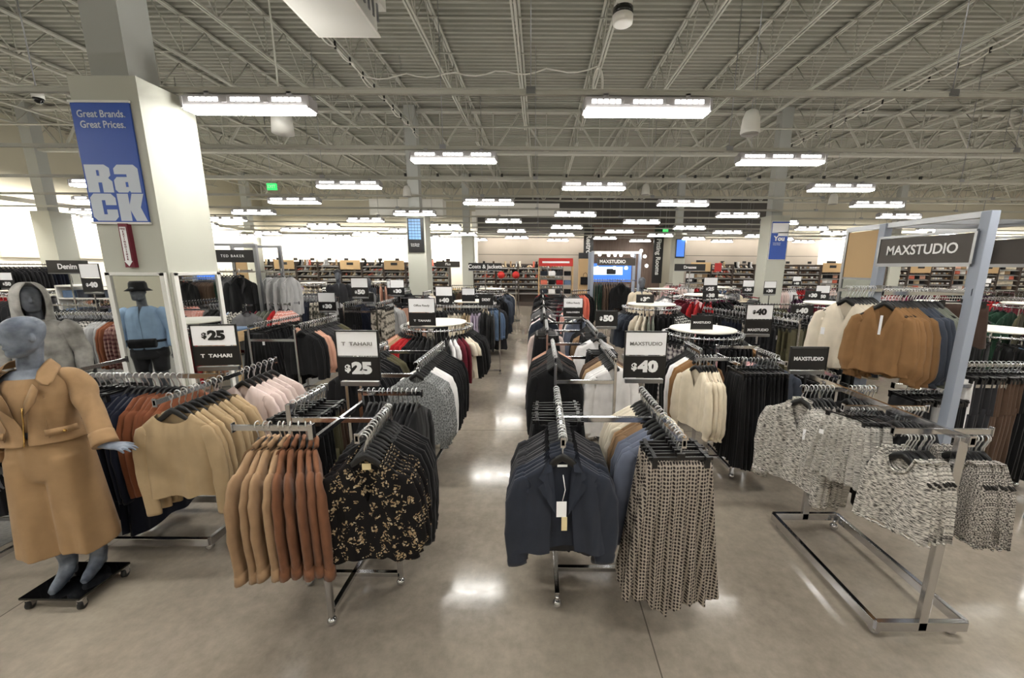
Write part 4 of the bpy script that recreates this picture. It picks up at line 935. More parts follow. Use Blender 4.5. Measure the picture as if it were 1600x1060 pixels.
# diagonal rails of dark trousers right of the aisle
for (i, (xa, ya, xb, yb)) in enumerate(((2.95, 6.9, 3.55, 5.2), (3.65, 7.2, 4.0, 5.4))):
    t = thing('straight_rack', ((xa+xb)/2, (ya+yb)/2, 0), 'chrome rail of dark trousers, %s of the slanting pair right of the aisle' % ORD[i], 'clothes rack')
    dx, dy = (xb-xa)/2, (yb-ya)/2
    rail_bar(t, (-dx, -dy, 1.385), (dx, dy, 1.385), 'rail'); m = MB(); m.bar((-dx, -dy, .09), (dx, dy, .09), .03, .03); m.build('base_bar', 'chrome', t)
    for s in (-1, 1): m = MB(); m.box((s*dx, s*dy, .68), (.03, .03, 1.34)); m.build('post', 'chrome', t); caster(t, s*dx, s*dy)
    hang((xa, ya), (xb, yb), 1.4, [('trousers', 'black', 8, 'black'), ('trousers', 'deepnavy', 6, 'dark navy'), ('trousers', 'camo', 1, 'speckled'), ('trousers', 'charcoal', 8, 'charcoal'), ('trousers', 'olive', 3, 'olive')], 'the %s slanting rail right of the aisle' % ORD[i], lod=0)

# ------------------------------------------------------------------ tall MAXSTUDIO bay at the right
MX, MY = 3.28, 2.92
t = thing('tall_bay', (MX, MY, 0), 'tall blue grey framed clothes bay at the right', 'clothes rack')
for (x, y) in ((0, 0), (0, .86), (.93, .02), (.93, .86)): m = MB(); m.box((x, y, 1.26), (.07, .07, 2.52)); m.build('post', 'post_bluegrey', t, bevel=.004)
for y in (1.30,): m = MB(); m.box((0, y, 1.26), (.035, .035, 2.52)); m.build('post', 'steel', t)
for x in (0, .93): m = MB(); m.box((x, .64, 2.50), (.045, 1.32, .045)); m.build('top_bar', 'steel', t)
m = MB(); m.bar((0, .5, 2.50), (.93, .5, 2.50), .04, .04); m.build('brace', 'steel', t); m = MB(); m.bar((0, .86, 2.50), (.93, .86, 2.50), .04, .04); m.build('top_bar', 'steel', t)
for x in (-.04, .97):
    m = MB(); m.box((x, .43, 2.26), (.02, .80, .22)); m.build('header', 'header_brown', t)
    m = MB(); m.box((x, .43, 2.385), (.03, .82, .02)); m.box((x, .43, 2.135), (.03, .82, .03)); m.box((x, .02, 2.26), (.03, .02, .24)); m.box((x, .84, 2.26), (.03, .02, .24)); m.build('header_frame', 'steel', t)
text('MAXSTUDIO', .115, 'ink_white', t, (-.052, .44, 2.26), rot=(PI/2, 0, -PI/2), bold=.002, sx=.95)
m = MB(); m.box((0, 1.09, 2.24), (.02, .38, .46)); m.build('wood_panel', 'tan_board', t)
m = MB(); m.box((-.0, 1.09, 1.32), (.015, .38, 1.36)); m.build('mirror_panel', 'mirror', t)
m = MB(); m.box((0, 1.09, 2.0), (.03, .38, .02)); m.build('divider', 'steel', t)
rail_bar(t, (-.02, -.02, 1.93), (-.02, .9, 1.93), 'rail', .02, .03)
for y in (.30, .80): rail_bar(t, (-.42, y, 1.90), (.36, y, 1.90), 'arm')
rail_bar(t, (-.1, .4, 1.07), (.9, .4, 1.07), 'shelf_bar', .03, .03)
for i in range(22):
    for x, y in ((-.02, .82), (.02, .0)): pass
W = 'the near high arm of the tall blue grey bay'
a = hang((MX-.38, MY+.32), (MX+.08, MY+.32), 1.92, [('blouse_big', 'caramel', 1, 'foremost caramel'), ('blouse', 'caramel', 7, 'caramel'), ('blouse', 'slate', 5, 'slate blue'), ('blouse', 'sage', 5, 'grey green')], W, jit=4, lod=0)
for i, o in enumerate(a): o.rotation_euler.z += math.radians(44-1.4*i); o.scale.z *= 1.03; o.scale.x *= .9
m = MB(); m.box((0, 0, 0), (.02, .002, .16)); m.build('swing_tag', 'card_white', a[0], (.0, -.045, -.28))
a = hang((MX-.34, MY+.80), (MX-.06, MY+.80), 1.92, [('blouse', 'ivory', 10, 'ivory')], 'the far high arm of the tall blue grey bay', jit=5, lod=0)
for o in a: o.rotation_euler.z += math.radians(42); o.scale.z *= 1.12
hang((MX+.0, MY+.4), (MX+.45, MY+.4), 1.08, [('trousers', 'charcoal', 4, 'charcoal'), ('trousers', 'lightgrey', 4, 'light grey'), ('trousers', 'black', 4, 'black')], 'the low bar inside the tall blue grey bay', lod=0)
t = thing('straight_rack', (MX-.5, MY+.75, 0), 'low chrome rail of black skirts before the tall blue grey bay', 'clothes rack')
rail_bar(t, (0, -.24, 1.105), (0, .24, 1.105), 'rail')
for y in (-.22, .22): m = MB(); m.box((0, y, .55), (.025, .025, 1.08)); m.build('post', 'chrome', t)
m = MB(); m.box((0, 0, .04), (.4, .48, .03)); m.build('base', 'steel', t)
hang((MX-.5, MY+.55), (MX-.5, MY+.95), 1.12, [('skirt', 'black', 7, 'black')], 'the low rail before the tall blue grey bay', lod=0)
garment('shorts', 'darkbrown', (3.82, MY+.55, 1.92), -.5, 'brown shorts hung high behind the tall blue grey bay', None, 0)
W = 'the low rack at the right edge behind the bay'
t = thing('straight_rack', (4.35, 3.45, 0), 'low chrome rack of brown and black trousers at the right edge', 'clothes rack')
rail_bar(t, (-.55, 0, 1.23), (.35, 0, 1.23), 'rail'); m = MB(); m.box((0, 0, .09), (.9, .03, .03)); m.build('base_bar', 'chrome', t)
for x in (-.45, .33): m = MB(); m.box((x, 0, .62), (.03, .03, 1.2)); m.build('post', 'chrome', t); caster(t, x, 0)
hang((3.85, 3.45), (4.65, 3.45), 1.25, [('trousers', 'white', 1, 'white'), ('trousers', 'charcoal', 5, 'charcoal'), ('trousers', 'brown', 6, 'tan brown'), ('trousers', 'black', 7, 'black')], W)
round_rack(6.5, 5.4, 1.22, 'round chrome rack with white disc and jeans at the right edge')
ring(6.5, 5.4, 1.22, [('trousers', 'white', 2, 'white'), ('trousers', 'burgundy', 3, 'burgundy'), ('trousers', 'black', 5, 'black'), ('trousers', 'denim', 6, 'faded blue'), ('trousers', 'slate', 5, 'dark blue')], 'the round jeans rack at the right edge', a0=150, a1=360)

# ------------------------------------------------------------------ writing on the mirror column
cxm, cyf = -3.9+.05, 4.01-.29
t = thing('banner_sign', (cxm-.04, cyf-.012, 2.99), 'blue banner reading Great Brands Great Prices on the white column', 'sign')
m = MB(); m.box((0, 0, 0), (.52, .012, 1.02)); m.build('panel', 'rack_blue', t)
m = MB()
for z in (-.515, .515): m.box((0, -.006, z), (.54, .02, .018))
m.build('frame', 'white_frame', t)
text('Great Brands.\nGreat Prices.', .083, 'letter_pale', t, (0, -.009, .37), bold=.0012, sx=.92, line=1.05)
GL = dict(R=([(0, 0), (0, 1), (.74, 1), (.92, .88), (.92, .62), (.82, .52), (.95, .40), (.95, 0), (.56, 0), (.56, .36), (.42, .36), (.42, 0)], (.42, .60, .51, .80)),
 a=([(0, .10), (0, .44), (.12, .56), (.5, .56), (.5, .66), (.05, .66), (.05, .86), (.2, 1), (.8, 1), (.95, .86), (.95, 0), (.56, 0), (.52, .07), (.44, 0), (.1, 0)], (.42, .2, .51, .38)),
 C=([(.15, 0), (0, .15), (0, .85), (.15, 1), (.8, 1), (.95, .85), (.95, .58), (.55, .58), (.55, .76), (.42, .76), (.42, .24), (.55, .24), (.55, .42), (.95, .42), (.95, .15), (.8, 0)], None),
 k=([(0, 0), (0, 1), (.42, 1), (.42, .60), (.56, 1), (1, 1), (.82, .5), (1, 0), (.58, 0), (.42, .40), (.42, 0)], None))
for ch, gx, gz in (('R', -.245, -.245), ('a', .005, -.245), ('C', -.245, -.495), ('k', .005, -.495)):
    out, hole = GL[ch]; m = MB(); W_, H_ = .245, .24
    pts = [(gx+x*W_, gz+z*H_) for x, z in out]; n_ = len(pts)
    m.add([(x, -.0075, z) for x, z in pts], [tuple(range(n_-1, -1, -1))]); m.build('block_letter', 'letter_pale', t)
    if hole: m = MB(); x0, z0, x1, z1 = hole; m.box((gx+(x0+x1)/2*W_, -.0085, gz+(z0+z1)/2*H_), ((x1-x0)*W_, .001, (z1-z0)*H_)); m.build('letter_counter', 'rack_blue', t)
t = thing('extinguisher_sign', (-3.865, cyf-.04, 2.27), 'narrow red and white fire extinguisher arrow sign under the blue banner', 'sign')
m = MB(); m.box((0, .02, 0), (.085, .04, .40)); m.build('backing', 'maroon', t)
m = MB(); m.add([(-.03, -.004, .17), (.03, -.004, .17), (.03, -.004, -.14), (.04, -.004, -.14), (0, -.004, -.19), (-.04, -.004, -.14), (-.03, -.004, -.14)], [(0, 6, 5, 4, 3, 2, 1)]); m.build('arrow', 'card_white', t)
text('FIRE', .026, 'maroon', t, (0, -.006, .15)); text('\n'.join('EXTINGUISHER'), .024, 'maroon', t, (0, -.006, -.0), line=.95, bold=.0006)
def col_mirror(loc, rz, label, w):
    t = thing('wall_mirror', loc, label, 'mirror', rz)
    m = MB(); m.box((0, 0, 1.06), (w, .012, 1.86)); m.build('glass', 'mirror', t)
    m = MB()
    for s in (-1, 1): m.box((s*(w/2), -.004, 1.06), (.045, .03, 1.92))
    for z in (.11, 2.01): m.box((0, -.004, z), (w+.04, .03, .03))
    m.build('frame', 'white_frame', t)
col_mirror((cxm, cyf-.012, 0), 0, 'tall white framed mirror on the front of the banner column', .52)
col_mirror((cxm+.312, 4.01, 0), PI/2, 'tall white framed mirror on the aisle side of the banner column', .50)
# posters on the two far columns
t = thing('column_poster', (-3.9, 12.75-.31, 3.05), 'dark poster with a lit window building on the middle column', 'poster')
m = MB(); m.box((0, 0, 0), (.5, .02, 1.05)); m.build('panel', 'card_black', t)
m = MB()
for i in range(4):
    for j in range(7): m.box((-.17+.095*i, -.012, .45-.09*j), (.085, .004, .075))
m.build('window_pattern', 'window_blue', t)
text('Great Brands.\nGreat Prices.', .05, 'ink_white', t, (-.03, -.014, -.30), line=1.1)
t = thing('column_banner', (7.5, 12.75-.31, 2.95), 'blue and white banner on the column over menswear', 'poster')
m = MB(); m.box((0, 0, 0), (.52, .02, 1.15)); m.build('panel', 'rack_blue', t)
m = MB(); m.box((0, .008, 0), (.56, .008, 1.19)); m.build('frame', 'white_frame', t)
m = MB(); m.box((0, -.013, .38), (.50, .004, .30)); m.box((.1, -.013, .2), (.3, .004, .12)); m.build('white_panel', 'card_white', t)
text('You', .2, 'ink_white', t, (0, -.018, .06), bold=.008); text('Great Brands.\nGreat Prices.', .045, 'ink_white', t, (-.06, -.018, -.10), line=1.1)
t = thing('column_screen', (7.5, 21.4-.31, 3.1), 'blue screen on the column beside the fitting rooms', 'screen')
m = MB(); m.box((0, 0, 0), (.5, .05, 1.0)); m.build('bezel', 'black_plastic', t); m = MB(); m.box((0, -.03, .02), (.42, .01, .88)); m.build('screen', 'screen_blue', t)
# vertical blade signs
for (px, py0, py1, Y, s, lab) in ((920, 367, 408, 22.5, 'Restrooms', 'vertical black Restrooms sign at the start of the brown wall'), (1030, 367, 428, 22.5, 'Fitting Rooms', 'vertical black Fitting Rooms sign at the end of the brown wall')):
    a = at_y(px, py0, Y); b = at_y(px, py1+8, Y); h = a.z-b.z
    t = thing('blade_sign', (a.x, Y, (a.z+b.z)/2), lab, 'sign'); m = MB(); m.box((0, 0, .1), (.55, .06, h+.7)); m.build('panel', 'card_black', t); m = MB(); m.tube([(0, 0, h/2+.4), (0, 0, HC-(a.z+b.z)/2)], .012, 6); m.build('rod', 'steel', t)
    text(s, .36 if len(s) > 10 else .40, 'ink_white', t, (0, -.035, 0), rot=(0, PI/2, -PI/2) if False else (PI/2, PI/2, 0), bold=.012)

# ------------------------------------------------------------------ mannequins
def lerp3(a, b, f): return tuple(a[i]+(b[i]-a[i])*f for i in range(3))
def limb(m, pts, rad, n=12, sub=4):
    """smooth tapering limb through joints"""
    P = [Vector(p) for p in pts]; out = []; rr = []
    for i in range(len(P)-1):
        p0, p1, p2, p3 = P[max(i-1, 0)], P[i], P[i+1], P[min(i+2, len(P)-1)]
        for q in range(sub):
            f = q/sub; out.append(.5*((2*p1)+(p2-p0)*f+(2*p0-5*p1+4*p2-p3)*f*f+(3*p1-p0-3*p2+p3)*f**3))
            a, b = rad[i], rad[i+1]; a = a if isinstance(a, tuple) else (a, a); b = b if isinstance(b, tuple) else (b, b); e = f*f*(3-2*f)
            rr.append((a[0]+(b[0]-a[0])*e, a[1]+(b[1]-a[1])*e))
    out.append(P[-1]); rr.append(rad[-1] if isinstance(rad[-1], tuple) else (rad[-1], rad[-1])); m.tube(out, rr, n)
def hand(m, w, d, up, side, L=.17):
    """palm, four fingers of unequal length and a thumb; w wrist, d direction, up = back of the hand, side = thumb side"""
    w = Vector(w); d = Vector(d).normalized(); up = Vector(up); up = (up-d*up.dot(d)).normalized(); s = d.cross(up).normalized()*side
    m.rings([[w+d*a + s*(wd*math.cos(2*PI*k/12)) + up*(th*math.sin(2*PI*k/12)) for k in range(12)] for a, wd, th in ((-.03, .026, .022), (0, .027, .02), (.03, .036, .017), (.065, .040, .015), (.085, .038, .012), (.092, .03, .008))])
    for k, (o, l) in enumerate(((.028, .070), (.010, .080), (-.009, .074), (-.027, .058))):
        b = w+d*.08+s*o; sp = s*(o*.25)
        m.tube([b, b+d*l*.4+sp*.4-up*.004, b+d*l*.75+sp*.8-up*.012, b+d*l+sp-up*.024], [.0088, .0082, .0072, .005], 8)
    b = w+d*.02+s*.028; m.tube([b, b+d*.03+s*.022-up*.006, b+d*.055+s*.032-up*.010, b+d*.078+s*.036-up*.014], [.012, .0105, .009, .006], 8)
def head(m, c, s=1, yaw=0, pitch=0, ears=True):
    """abstract face: brow, nose, chin in profile, no painted features; faces -y before the turn"""
    R = Matrix.Rotation(yaw, 3, 'Z') @ Matrix.Rotation(pitch, 3, 'X'); c = Vector(c); rs = []
    prof = [(-.118, .018, -.062, -.030), (-.112, .036, -.084, -.012), (-.095, .048, -.093, .018), (-.07, .058, -.090, .045), (-.045, .064, -.091, .062), (-.015, .070, -.094, .078), (.015, .074, -.092, .088), (.045, .076, -.094, .094), (.07, .074, -.088, .092), (.09, .066, -.074, .082), (.108, .05, -.052, .062), (.119, .028, -.026, .034), (.122, .006, -.004, .008)]
    for z, wx, yf, yb in prof:
        cy = (yf+yb)/2; ry = (yb-yf)/2
        rs.append([c+R@Vector((s*wx*math.cos(a), s*(cy-ry*math.sin(a)), s*z)) for a in [2*PI*k/20 for k in range(20)]])
    m.rings(rs)
    m.rings([[c+R@Vector((s*x, s*y, s*z)) for x, y, z in pts] for pts in (
        [(-.004, -.088, .03), (.004, -.088, .03), (.003, -.096, .03), (-.003, -.096, .03)], [(-.012, -.085, -.005), (.012, -.085, -.005), (.007, -.112, -.003), (-.007, -.112, -.003)],
        [(-.016, -.085, -.02), (.016, -.085, -.02), (.009, -.118, -.018), (-.009, -.118, -.018)], [(-.012, -.085, -.028), (.012, -.085, -.028), (.006, -.10, -.03), (-.006, -.10, -.03)])])
    m.rings([[c+R@Vector((s*x, s*(-.088-d*.6), s*(z+dz))) for x, dz in ((-.022, 0), (-.01, .006), (0, .004), (.01, .006), (.022, 0), (0, -.007))] for z, d in ((-.055, 0), (-.055, .012))])
    if ears:
        for q in (-1, 1): m.ball(c+R@Vector((q*s*.074, s*.01, s*-.005)), .022*s, 8, 6, sc=(.45, .7, 1.2))
def fuse(o, vox=.007, smooth=4):
    md = o.modifiers.new('fuse', 'REMESH'); md.mode = 'VOXEL'; md.voxel_size = vox; md.use_smooth_shade = True
    md = o.modifiers.new('smooth', 'SMOOTH'); md.iterations = smooth; md.factor = .5
def body_rings(m, rs, n=28, open_front=None):
    """rs: (z, cx, cy, rx, ry)"""
    m.rings([[(cx+rx*math.cos(2*PI*k/n), cy+ry*math.sin(2*PI*k/n), z) for k in range(n)] for (z, cx, cy, rx, ry) in rs])
def torso_figure(m, sh=.185, hdir=None, hsize=1.0, legs=None, hd=(0, -.02, 1.69), yaw=0, arms=None, heel=True, s=1, hands=True, pitch=0):
    body_rings(m, [(.80, 0, .01, .10, .08), (.86, 0, .01, .165, .11), (.94, 0, .01, .175, .12), (1.02, 0, .005, .150, .105), (1.10, 0, 0, .128, .09), (1.18, 0, -.002, .134, .095), (1.28, 0, -.005, .158, .112), (1.36, 0, 0, .165, .105), (1.42, 0, .01, .17, .085), (1.46, 0, .015, .13, .065), (1.49, 0, .015, .07, .055)])
    limb(m, [(0, .02, 1.44), (0, .012, 1.52), (hd[0]*.6, hd[1]*.6+.02, 1.60), (hd[0], hd[1]+.02, 1.66)], [.06, .052, .05, .055])
    head(m, hd, hsize, yaw, pitch)
    for a in arms:
        sgn = 1 if a[0][0] > 0 else -1
        limb(m, a, [.052, .046, .040, .036, .026][:len(a)] if len(a) == 5 else [.040, .034, .025])
        if hands: d = Vector(hdir) if hdir and sgn > 0 else Vector(a[-1])-Vector(a[-2]); hand(m, a[-1], d, (0, 0, 1) if abs(d.normalized().z) < .6 else (sgn, 0, 0), -sgn if abs(d.normalized().z) < .6 else 1)
    for lg in legs: limb(m, lg[0], lg[1])

# --- tan mannequin at the front left
t = thing('mannequin', (-2.98, 2.17, 0), 'grey mannequin in tan cropped jacket and wide tan culottes on a wheeled black base', 'mannequin', math.radians(19))
m = MB()
EL = (.272, -.062, 1.245); WR = (.375, -.185, 1.045)
legs = []
for s, fx, fy in ((-1, -.055, -.02), (1, .065, .03)):
    legs.append(([(s*.085, .01, .90), (s*.08, .0, .70), (fx*1.1, fy+.01, .52), (fx, fy+.03, .36), (fx, fy+.045, .22), (fx, fy+.01, .155), (fx, fy-.06, .125), (fx, fy-.115, .112)], [.085, .075, .056, .056, .042, .040, (.036, .030), (.026, .016)]))
torso_figure(m, hdir=(1, -.33, -.10), hsize=.95, legs=legs, hd=(.03, -.025, 1.69), yaw=math.radians(-42), arms=[[(.165, .01, 1.43), EL, WR], [(-.165, .01, 1.43), (-.235, .03, 1.17), (-.235, -.03, .94)]], hands=True, pitch=math.radians(4))
for s, fx, fy in ((-1, -.055, -.02), (1, .065, .03)): limb(m, [(fx, fy+.05, .19), (fx, fy+.055, .14), (fx, fy+.05, .115)], [.03, .026, .02], sub=3)
o = m.build('body', 'stone_grey', t); fuse(o, .005, 2)
def cloth(o, th=.006, sub=1):
    md = o.modifiers.new('thick', 'SOLIDIFY'); md.thickness = th; md.offset = 1
    if sub: md = o.modifiers.new('sub', 'SUBSURF'); md.levels = md.render_levels = sub
# jacket: open-front loft, sleeves separate lofts in the same mesh
def jacket_body(rs, gap, n=36, seed=1, wr=.004):
    r = random.Random(seed); m = MB(); vs = []
    for j, (z, cx, cy, rx, ry) in enumerate(rs):
        g = gap[j]
        for k in range(n+1):
            a = -PI/2 + g + (2*PI-2*g)*k/n; q = wr*(math.sin(3*a+z*14)+.6*math.sin(7*a-z*23))
            vs.append((cx+(rx+q)*math.cos(a), cy+(ry+q)*math.sin(a), z + (.0 if j else 0)))
    m.add(vs, [(j*(n+1)+k, j*(n+1)+k+1, (j+1)*(n+1)+k+1, (j+1)*(n+1)+k) for j in range(len(rs)-1) for k in range(n)], 0, True); return m
rs = [(1.495, 0, .012, .085, .068), (1.475, 0, .012, .135, .085), (1.445, 0, .01, .185, .10), (1.40, 0, .004, .195, .115), (1.33, 0, -.004, .19, .132), (1.26, 0, -.006, .178, .128), (1.18, 0, -.004, .158, .115), (1.12, 0, 0, .165, .122), (1.08, 0, .002, .19, .138), (1.065, 0, .002, .196, .142)]
m = jacket_body(rs, [.95, .70, .52, .42, .30, .18, .08, .03, .03, .05])
limb(m, [(.12, .01, 1.45), (.178, .005, 1.432), (.215, .0, 1.36), tuple(lerp3((.165, .01, 1.43), EL, .7)), EL, tuple(lerp3(EL, WR, .5)), tuple(lerp3(EL, WR, .93))], [.04, .050, .060, .055, .050, .049, .049], sub=4)
limb(m, [(-.12, .01, 1.45), (-.178, .012, 1.432), (-.212, .015, 1.36), (-.228, .025, 1.27), (-.238, .03, 1.17), (-.242, .0, 1.06), (-.238, -.022, .985)], [.04, .050, .060, .055, .050, .049, .049], sub=4)
o = m.build('jacket', 'mannequin_tan', t); cloth(o, .005, 1)
for A, B, C_ in ((EL, WR, 1), ((-.235, .03, 1.17), (-.235, -.03, .94), 0)):
    m = MB(); a, b = (.66, .98) if C_ else (.68, .95)
    limb(m, [lerp3(A, B, a), lerp3(A, B, (a+b)/2), lerp3(A, B, b)], [.055, .056, .058], sub=2, n=16); m.build('cuff', 'mannequin_tan', t)
# collar flaps
m = MB()
for s in (-1, 1):
    m.add([(s*.03, .088, 1.515), (s*.072, .05, 1.555), (s*.082, -.02, 1.545), (s*.055, -.115, 1.44), (s*.165, -.130, 1.385), (s*.155, -.075, 1.465), (s*.14, .02, 1.495), (s*.06, .09, 1.495)],
          [(0, 1, 6, 7), (1, 2, 5, 6), (2, 3, 4, 5)] if s > 0 else [(7, 6, 1, 0), (6, 5, 2, 1), (5, 4, 3, 2)], 0, True)
m.add([(-.03, .088, 1.515), (.03, .088, 1.515), (.06, .09, 1.495), (-.06, .09, 1.495)], [(0, 1, 2, 3)], 0, True)
o = m.build('collar', 'mannequin_tan', t); cloth(o, .005, 1)
for s in (-1, 1):
    m = MB(); m.add([(s*.075, -.118, 1.43), (s*.10, -.128, 1.395), (s*.085, -.142, 1.33), (s*.04, -.142, 1.27), (s*.018, -.140, 1.24), (s*.035, -.134, 1.33)], [(0, 1, 2, 3, 4, 5)] if s > 0 else [(5, 4, 3, 2, 1, 0)], 0, True)
    o = m.build('lapel', 'mannequin_tan', t); cloth(o, .005, 0)
    m = MB(); m.tube([(s*.105, -.105, 1.36), (s*.098, -.112, 1.26), (s*.085, -.105, 1.17), (s*.095, -.118, 1.10)], .0022, 5); m.build('seam', 'mannequin_tan', t)
m = MB(); rs2 = [(1.445, 0, .008, .11, .085), (1.41, 0, .005, .16, .098), (1.33, 0, -.004, .172, .116), (1.24, 0, -.005, .158, .112), (1.14, 0, 0, .145, .10)]
body_rings(m, rs2); m.build('inner_top', 'mannequin_tan', t)
def fy(z):  # front of the jacket at height z
    for i in range(len(rs)-1):
        if rs[i][0] >= z >= rs[i+1][0]:
            f = (rs[i][0]-z)/(rs[i][0]-rs[i+1][0]); return rs[i][2]-rs[i][4]+f*((rs[i+1][2]-rs[i+1][4])-(rs[i][2]-rs[i][4])), rs[i][4]+f*(rs[i+1][4]-rs[i][4])
    return -.14, .14
m = MB(); zp = [1.30, 1.27, 1.24, 1.20, 1.15, 1.10, 1.07]; m.tube([(.03*max(0, (z-1.15)/.15), fy(z)[0]-.008, z) for z in zp], .004, 6); m.build('zipper', 'gold', t)
for s in (-1, 1):
    a0 = -PI/2+s*.85; m = MB(); pts = []
    for k in range(7):
        a = a0+(k-3)*.13; pts.append((.180*math.cos(a), .133*math.sin(a)))
    vs = [(x*1.06, y*1.06, 1.155) for x, y in pts]+[(x*1.12, y*1.12, 1.118) for x, y in pts]
    m.add(vs, [(k, k+1, k+8, k+7) for k in range(6)], 0, True); o = m.build('pocket_flap', 'mannequin_tan', t); cloth(o, .006, 0)
    m = MB(); m.ball((.180*1.15*math.cos(a0), .133*1.15*math.sin(a0), 1.133), .009, 10, 6); m.build('button', 'gold', o)
# culottes
m = MB()
def leg_cloth(m, s, z0=.97, z1=.34):
    rs_ = []
    for j in range(11):
        f = j/10; z = z0+(z1-z0)*f; cx = s*(.082+.02*f); rx = .102+.022*f; ry = .118+.03*f
        rs_.append([(cx+(rx*(1+.05*f*math.sin(5*a+s)))*math.cos(a), -.0+(ry*(1+.09*f*math.sin(6*a+2*s)))*math.sin(a), z+.012*math.sin(a*2)*f) for a in [2*PI*k/32 for k in range(32)]])
    m.rings(rs_, cap=True)
body_rings(m, [(1.10, 0, .0, .148, .11), (1.04, 0, .0, .168, .122), (.98, 0, .004, .182, .128), (.90, 0, .004, .184, .128), (.84, 0, .0, .175, .115), (.80, 0, 0, .12, .08)], 32)
leg_cloth(m, -1); leg_cloth(m, 1); o = m.build('culottes', 'culotte_tan', t); fuse(o, .009, 5)
m = MB(); m.box((0, -.02, .088), (.37, .30, .014)); o = m.build('base_plate', 'black_gloss', t, bevel=.002); o.rotation_euler.z = -math.radians(19)
for (x, y) in ((-.16, -.14), (.16, -.14), (-.16, .11), (.16, .11)):
    c, s_ = math.cos(-math.radians(19)), math.sin(-math.radians(19)); X, Y = x*c-y*s_, x*s_+y*c
    m = MB(); m.box((X, Y, .07), (.028, .028, .022), mi=1); m.box((X-.014, Y, .045), (.003, .03, .04), mi=1); m.box((X+.014, Y, .045), (.003, .03, .04), mi=1)
    m.tube([(X-.010, Y, .03), (X+.010, Y, .03)], .029, 16); m.build('caster', ['rubber', 'chrome'], t)

# --- simpler dressed mannequins
def dressed(loc, rz, label, top, bottom, hood=False, hat=None, yaw=0, legmat=None, zoff=0, extra=None, armspread=.05, blen='long', s=1, vox=.009):
    t = thing('mannequin', loc, label, 'mannequin', rz); t.scale = (s, s, s)
    arms = [[(.165, .01, 1.43), (.20+armspread, .03, 1.17), (.21+armspread, -.05, .94)], [(-.165, .01, 1.43), (-.20-armspread, .03, 1.17), (-.21-armspread, -.05, .94)]]
    m = MB(); legs = [([(q*.085, .01, .90), (q*.085, 0, .66), (q*.09, .0, .48), (q*.09, .02, .30), (q*.09, .02, .10), (q*.095, -.06, .05), (q*.10, -.13, .035)], [.085, .078, .056, .054, .038, (.036, .03), (.03, .018)]) for q in (-1, 1)]
    torso_figure(m, legs=legs, hd=(0, -.02, 1.69), yaw=yaw, arms=arms); o = m.build('body', 'stone_grey_dark', t); fuse(o, vox, 3)
    rs = [(1.50, 0, .015, .075, .07), (1.475, 0, .012, .14, .09), (1.44, 0, .01, .19, .108), (1.36, 0, .0, .20, .13), (1.24, 0, 0, .19, .132), (1.12, 0, 0, .185, .13), (1.0, 0, .0, .195, .14), (.93, 0, 0, .198, .145)]
    m = jacket_body(rs, [.25, .1, .02]+[.0]*5, seed=int(loc[0]*10), wr=.007)
    for sg, a in ((1, arms[0]), (-1, arms[1])): limb(m, [(sg*.145, .01, 1.44), (sg*.20, .01, 1.39), lerp3(a[0], a[1], .6), a[1], lerp3(a[1], a[2], .5), lerp3(a[1], a[2], .95)], [.06, .076, .07, .062, .058, .045])
    o = m.build('hoodie' if hood else 'top', top, t); cloth(o, .006, 1)
    if hood:
        m = MB(); rr = []
        for z, w_, yb, yf in ((1.46, .12, .10, -.08), (1.50, .12, .12, -.06), (1.56, .115, .13, -.05), (1.64, .115, .135, -.085), (1.72, .112, .13, -.11), (1.78, .098, .11, -.11), (1.825, .07, .07, -.09), (1.845, .03, .03, -.05)):
            g = .62 if 1.5 < z < 1.80 else .35
            rr.append([(w_*math.cos(a), (yb+yf)/2+(yb-yf)/2*math.sin(a), z) for a in [-PI/2+g+(2*PI-2*g)*k/24 for k in range(25)]])
        vs = [v for r_ in rr for v in r_]; m.add(vs, [(j*25+k, j*25+k+1, (j+1)*25+k+1, (j+1)*25+k) for j in range(len(rr)-1) for k in range(24)], 0, True)
        o = m.build('hood', top, t); o.rotation_euler.z = yaw; cloth(o, .012, 1)
        for q in (-1, 1): m = MB(); m.tube([(q*.035, -.085, 1.49), (q*.045, -.13, 1.40), (q*.05, -.14, 1.30)], .005, 6); m.build('drawstring', 'black', t)
    if bottom:
        m = MB(); body_rings(m, [(1.02, 0, 0, .172, .125), (.94, 0, 0, .192, .135), (.84, 0, 0, .20, .135), (.80, 0, 0, .19, .125)], 28); zl = {'long': .10, 'short': .62}[blen]
        for q in (-1, 1): m.rings([[(q*.095+(.098-.02*f)*math.cos(a), (.115-.03*f)*math.sin(a), .90+(zl-.90)*f) for a in [2*PI*k/20 for k in range(20)]] for f in (0, .25, .5, .75, 1)])
        m.build('trousers' if blen == 'long' else 'shorts', bottom, t)
    if hat == 'beanie': m = MB(); m.ball((0, -.005, 1.745), .098, 20, 10, sc=(.9, 1.05, .85)); m.build('beanie', 'charcoal', t)
    if hat == 'bucket':
        m = MB(); m.rings([[(r_*math.cos(a), -.01+r_*1.1*math.sin(a), z) for a in [2*PI*k/24 for k in range(24)]] for z, r_ in ((1.70, .135), (1.735, .092), (1.80, .086), (1.825, .07))]); m.build('hat', 'black', t)
    if extra == 'pack':
        m = MB(); m.rings([[(x*1.0, -.15-.05*math.cos(a)*1.0, 1.02+.06*math.sin(a)) for a in [2*PI*k/12 for k in range(12)]] for x in (-.13, -.12, 0, .12, .13)]); m.build('waist_pack', 'black', t, bevel=0)
        m = MB(); m.tube([(.205*math.cos(a), .15*math.sin(a), 1.04) for a in [2*PI*k/24 for k in range(24)]], (.008, .018), 6, closed=True); m.build('strap', 'black', t)
    m = MB(); m.cyl((0, 0, .012), .19, .02, 24); m.build('base_plate', 'black_gloss', t)
    return t
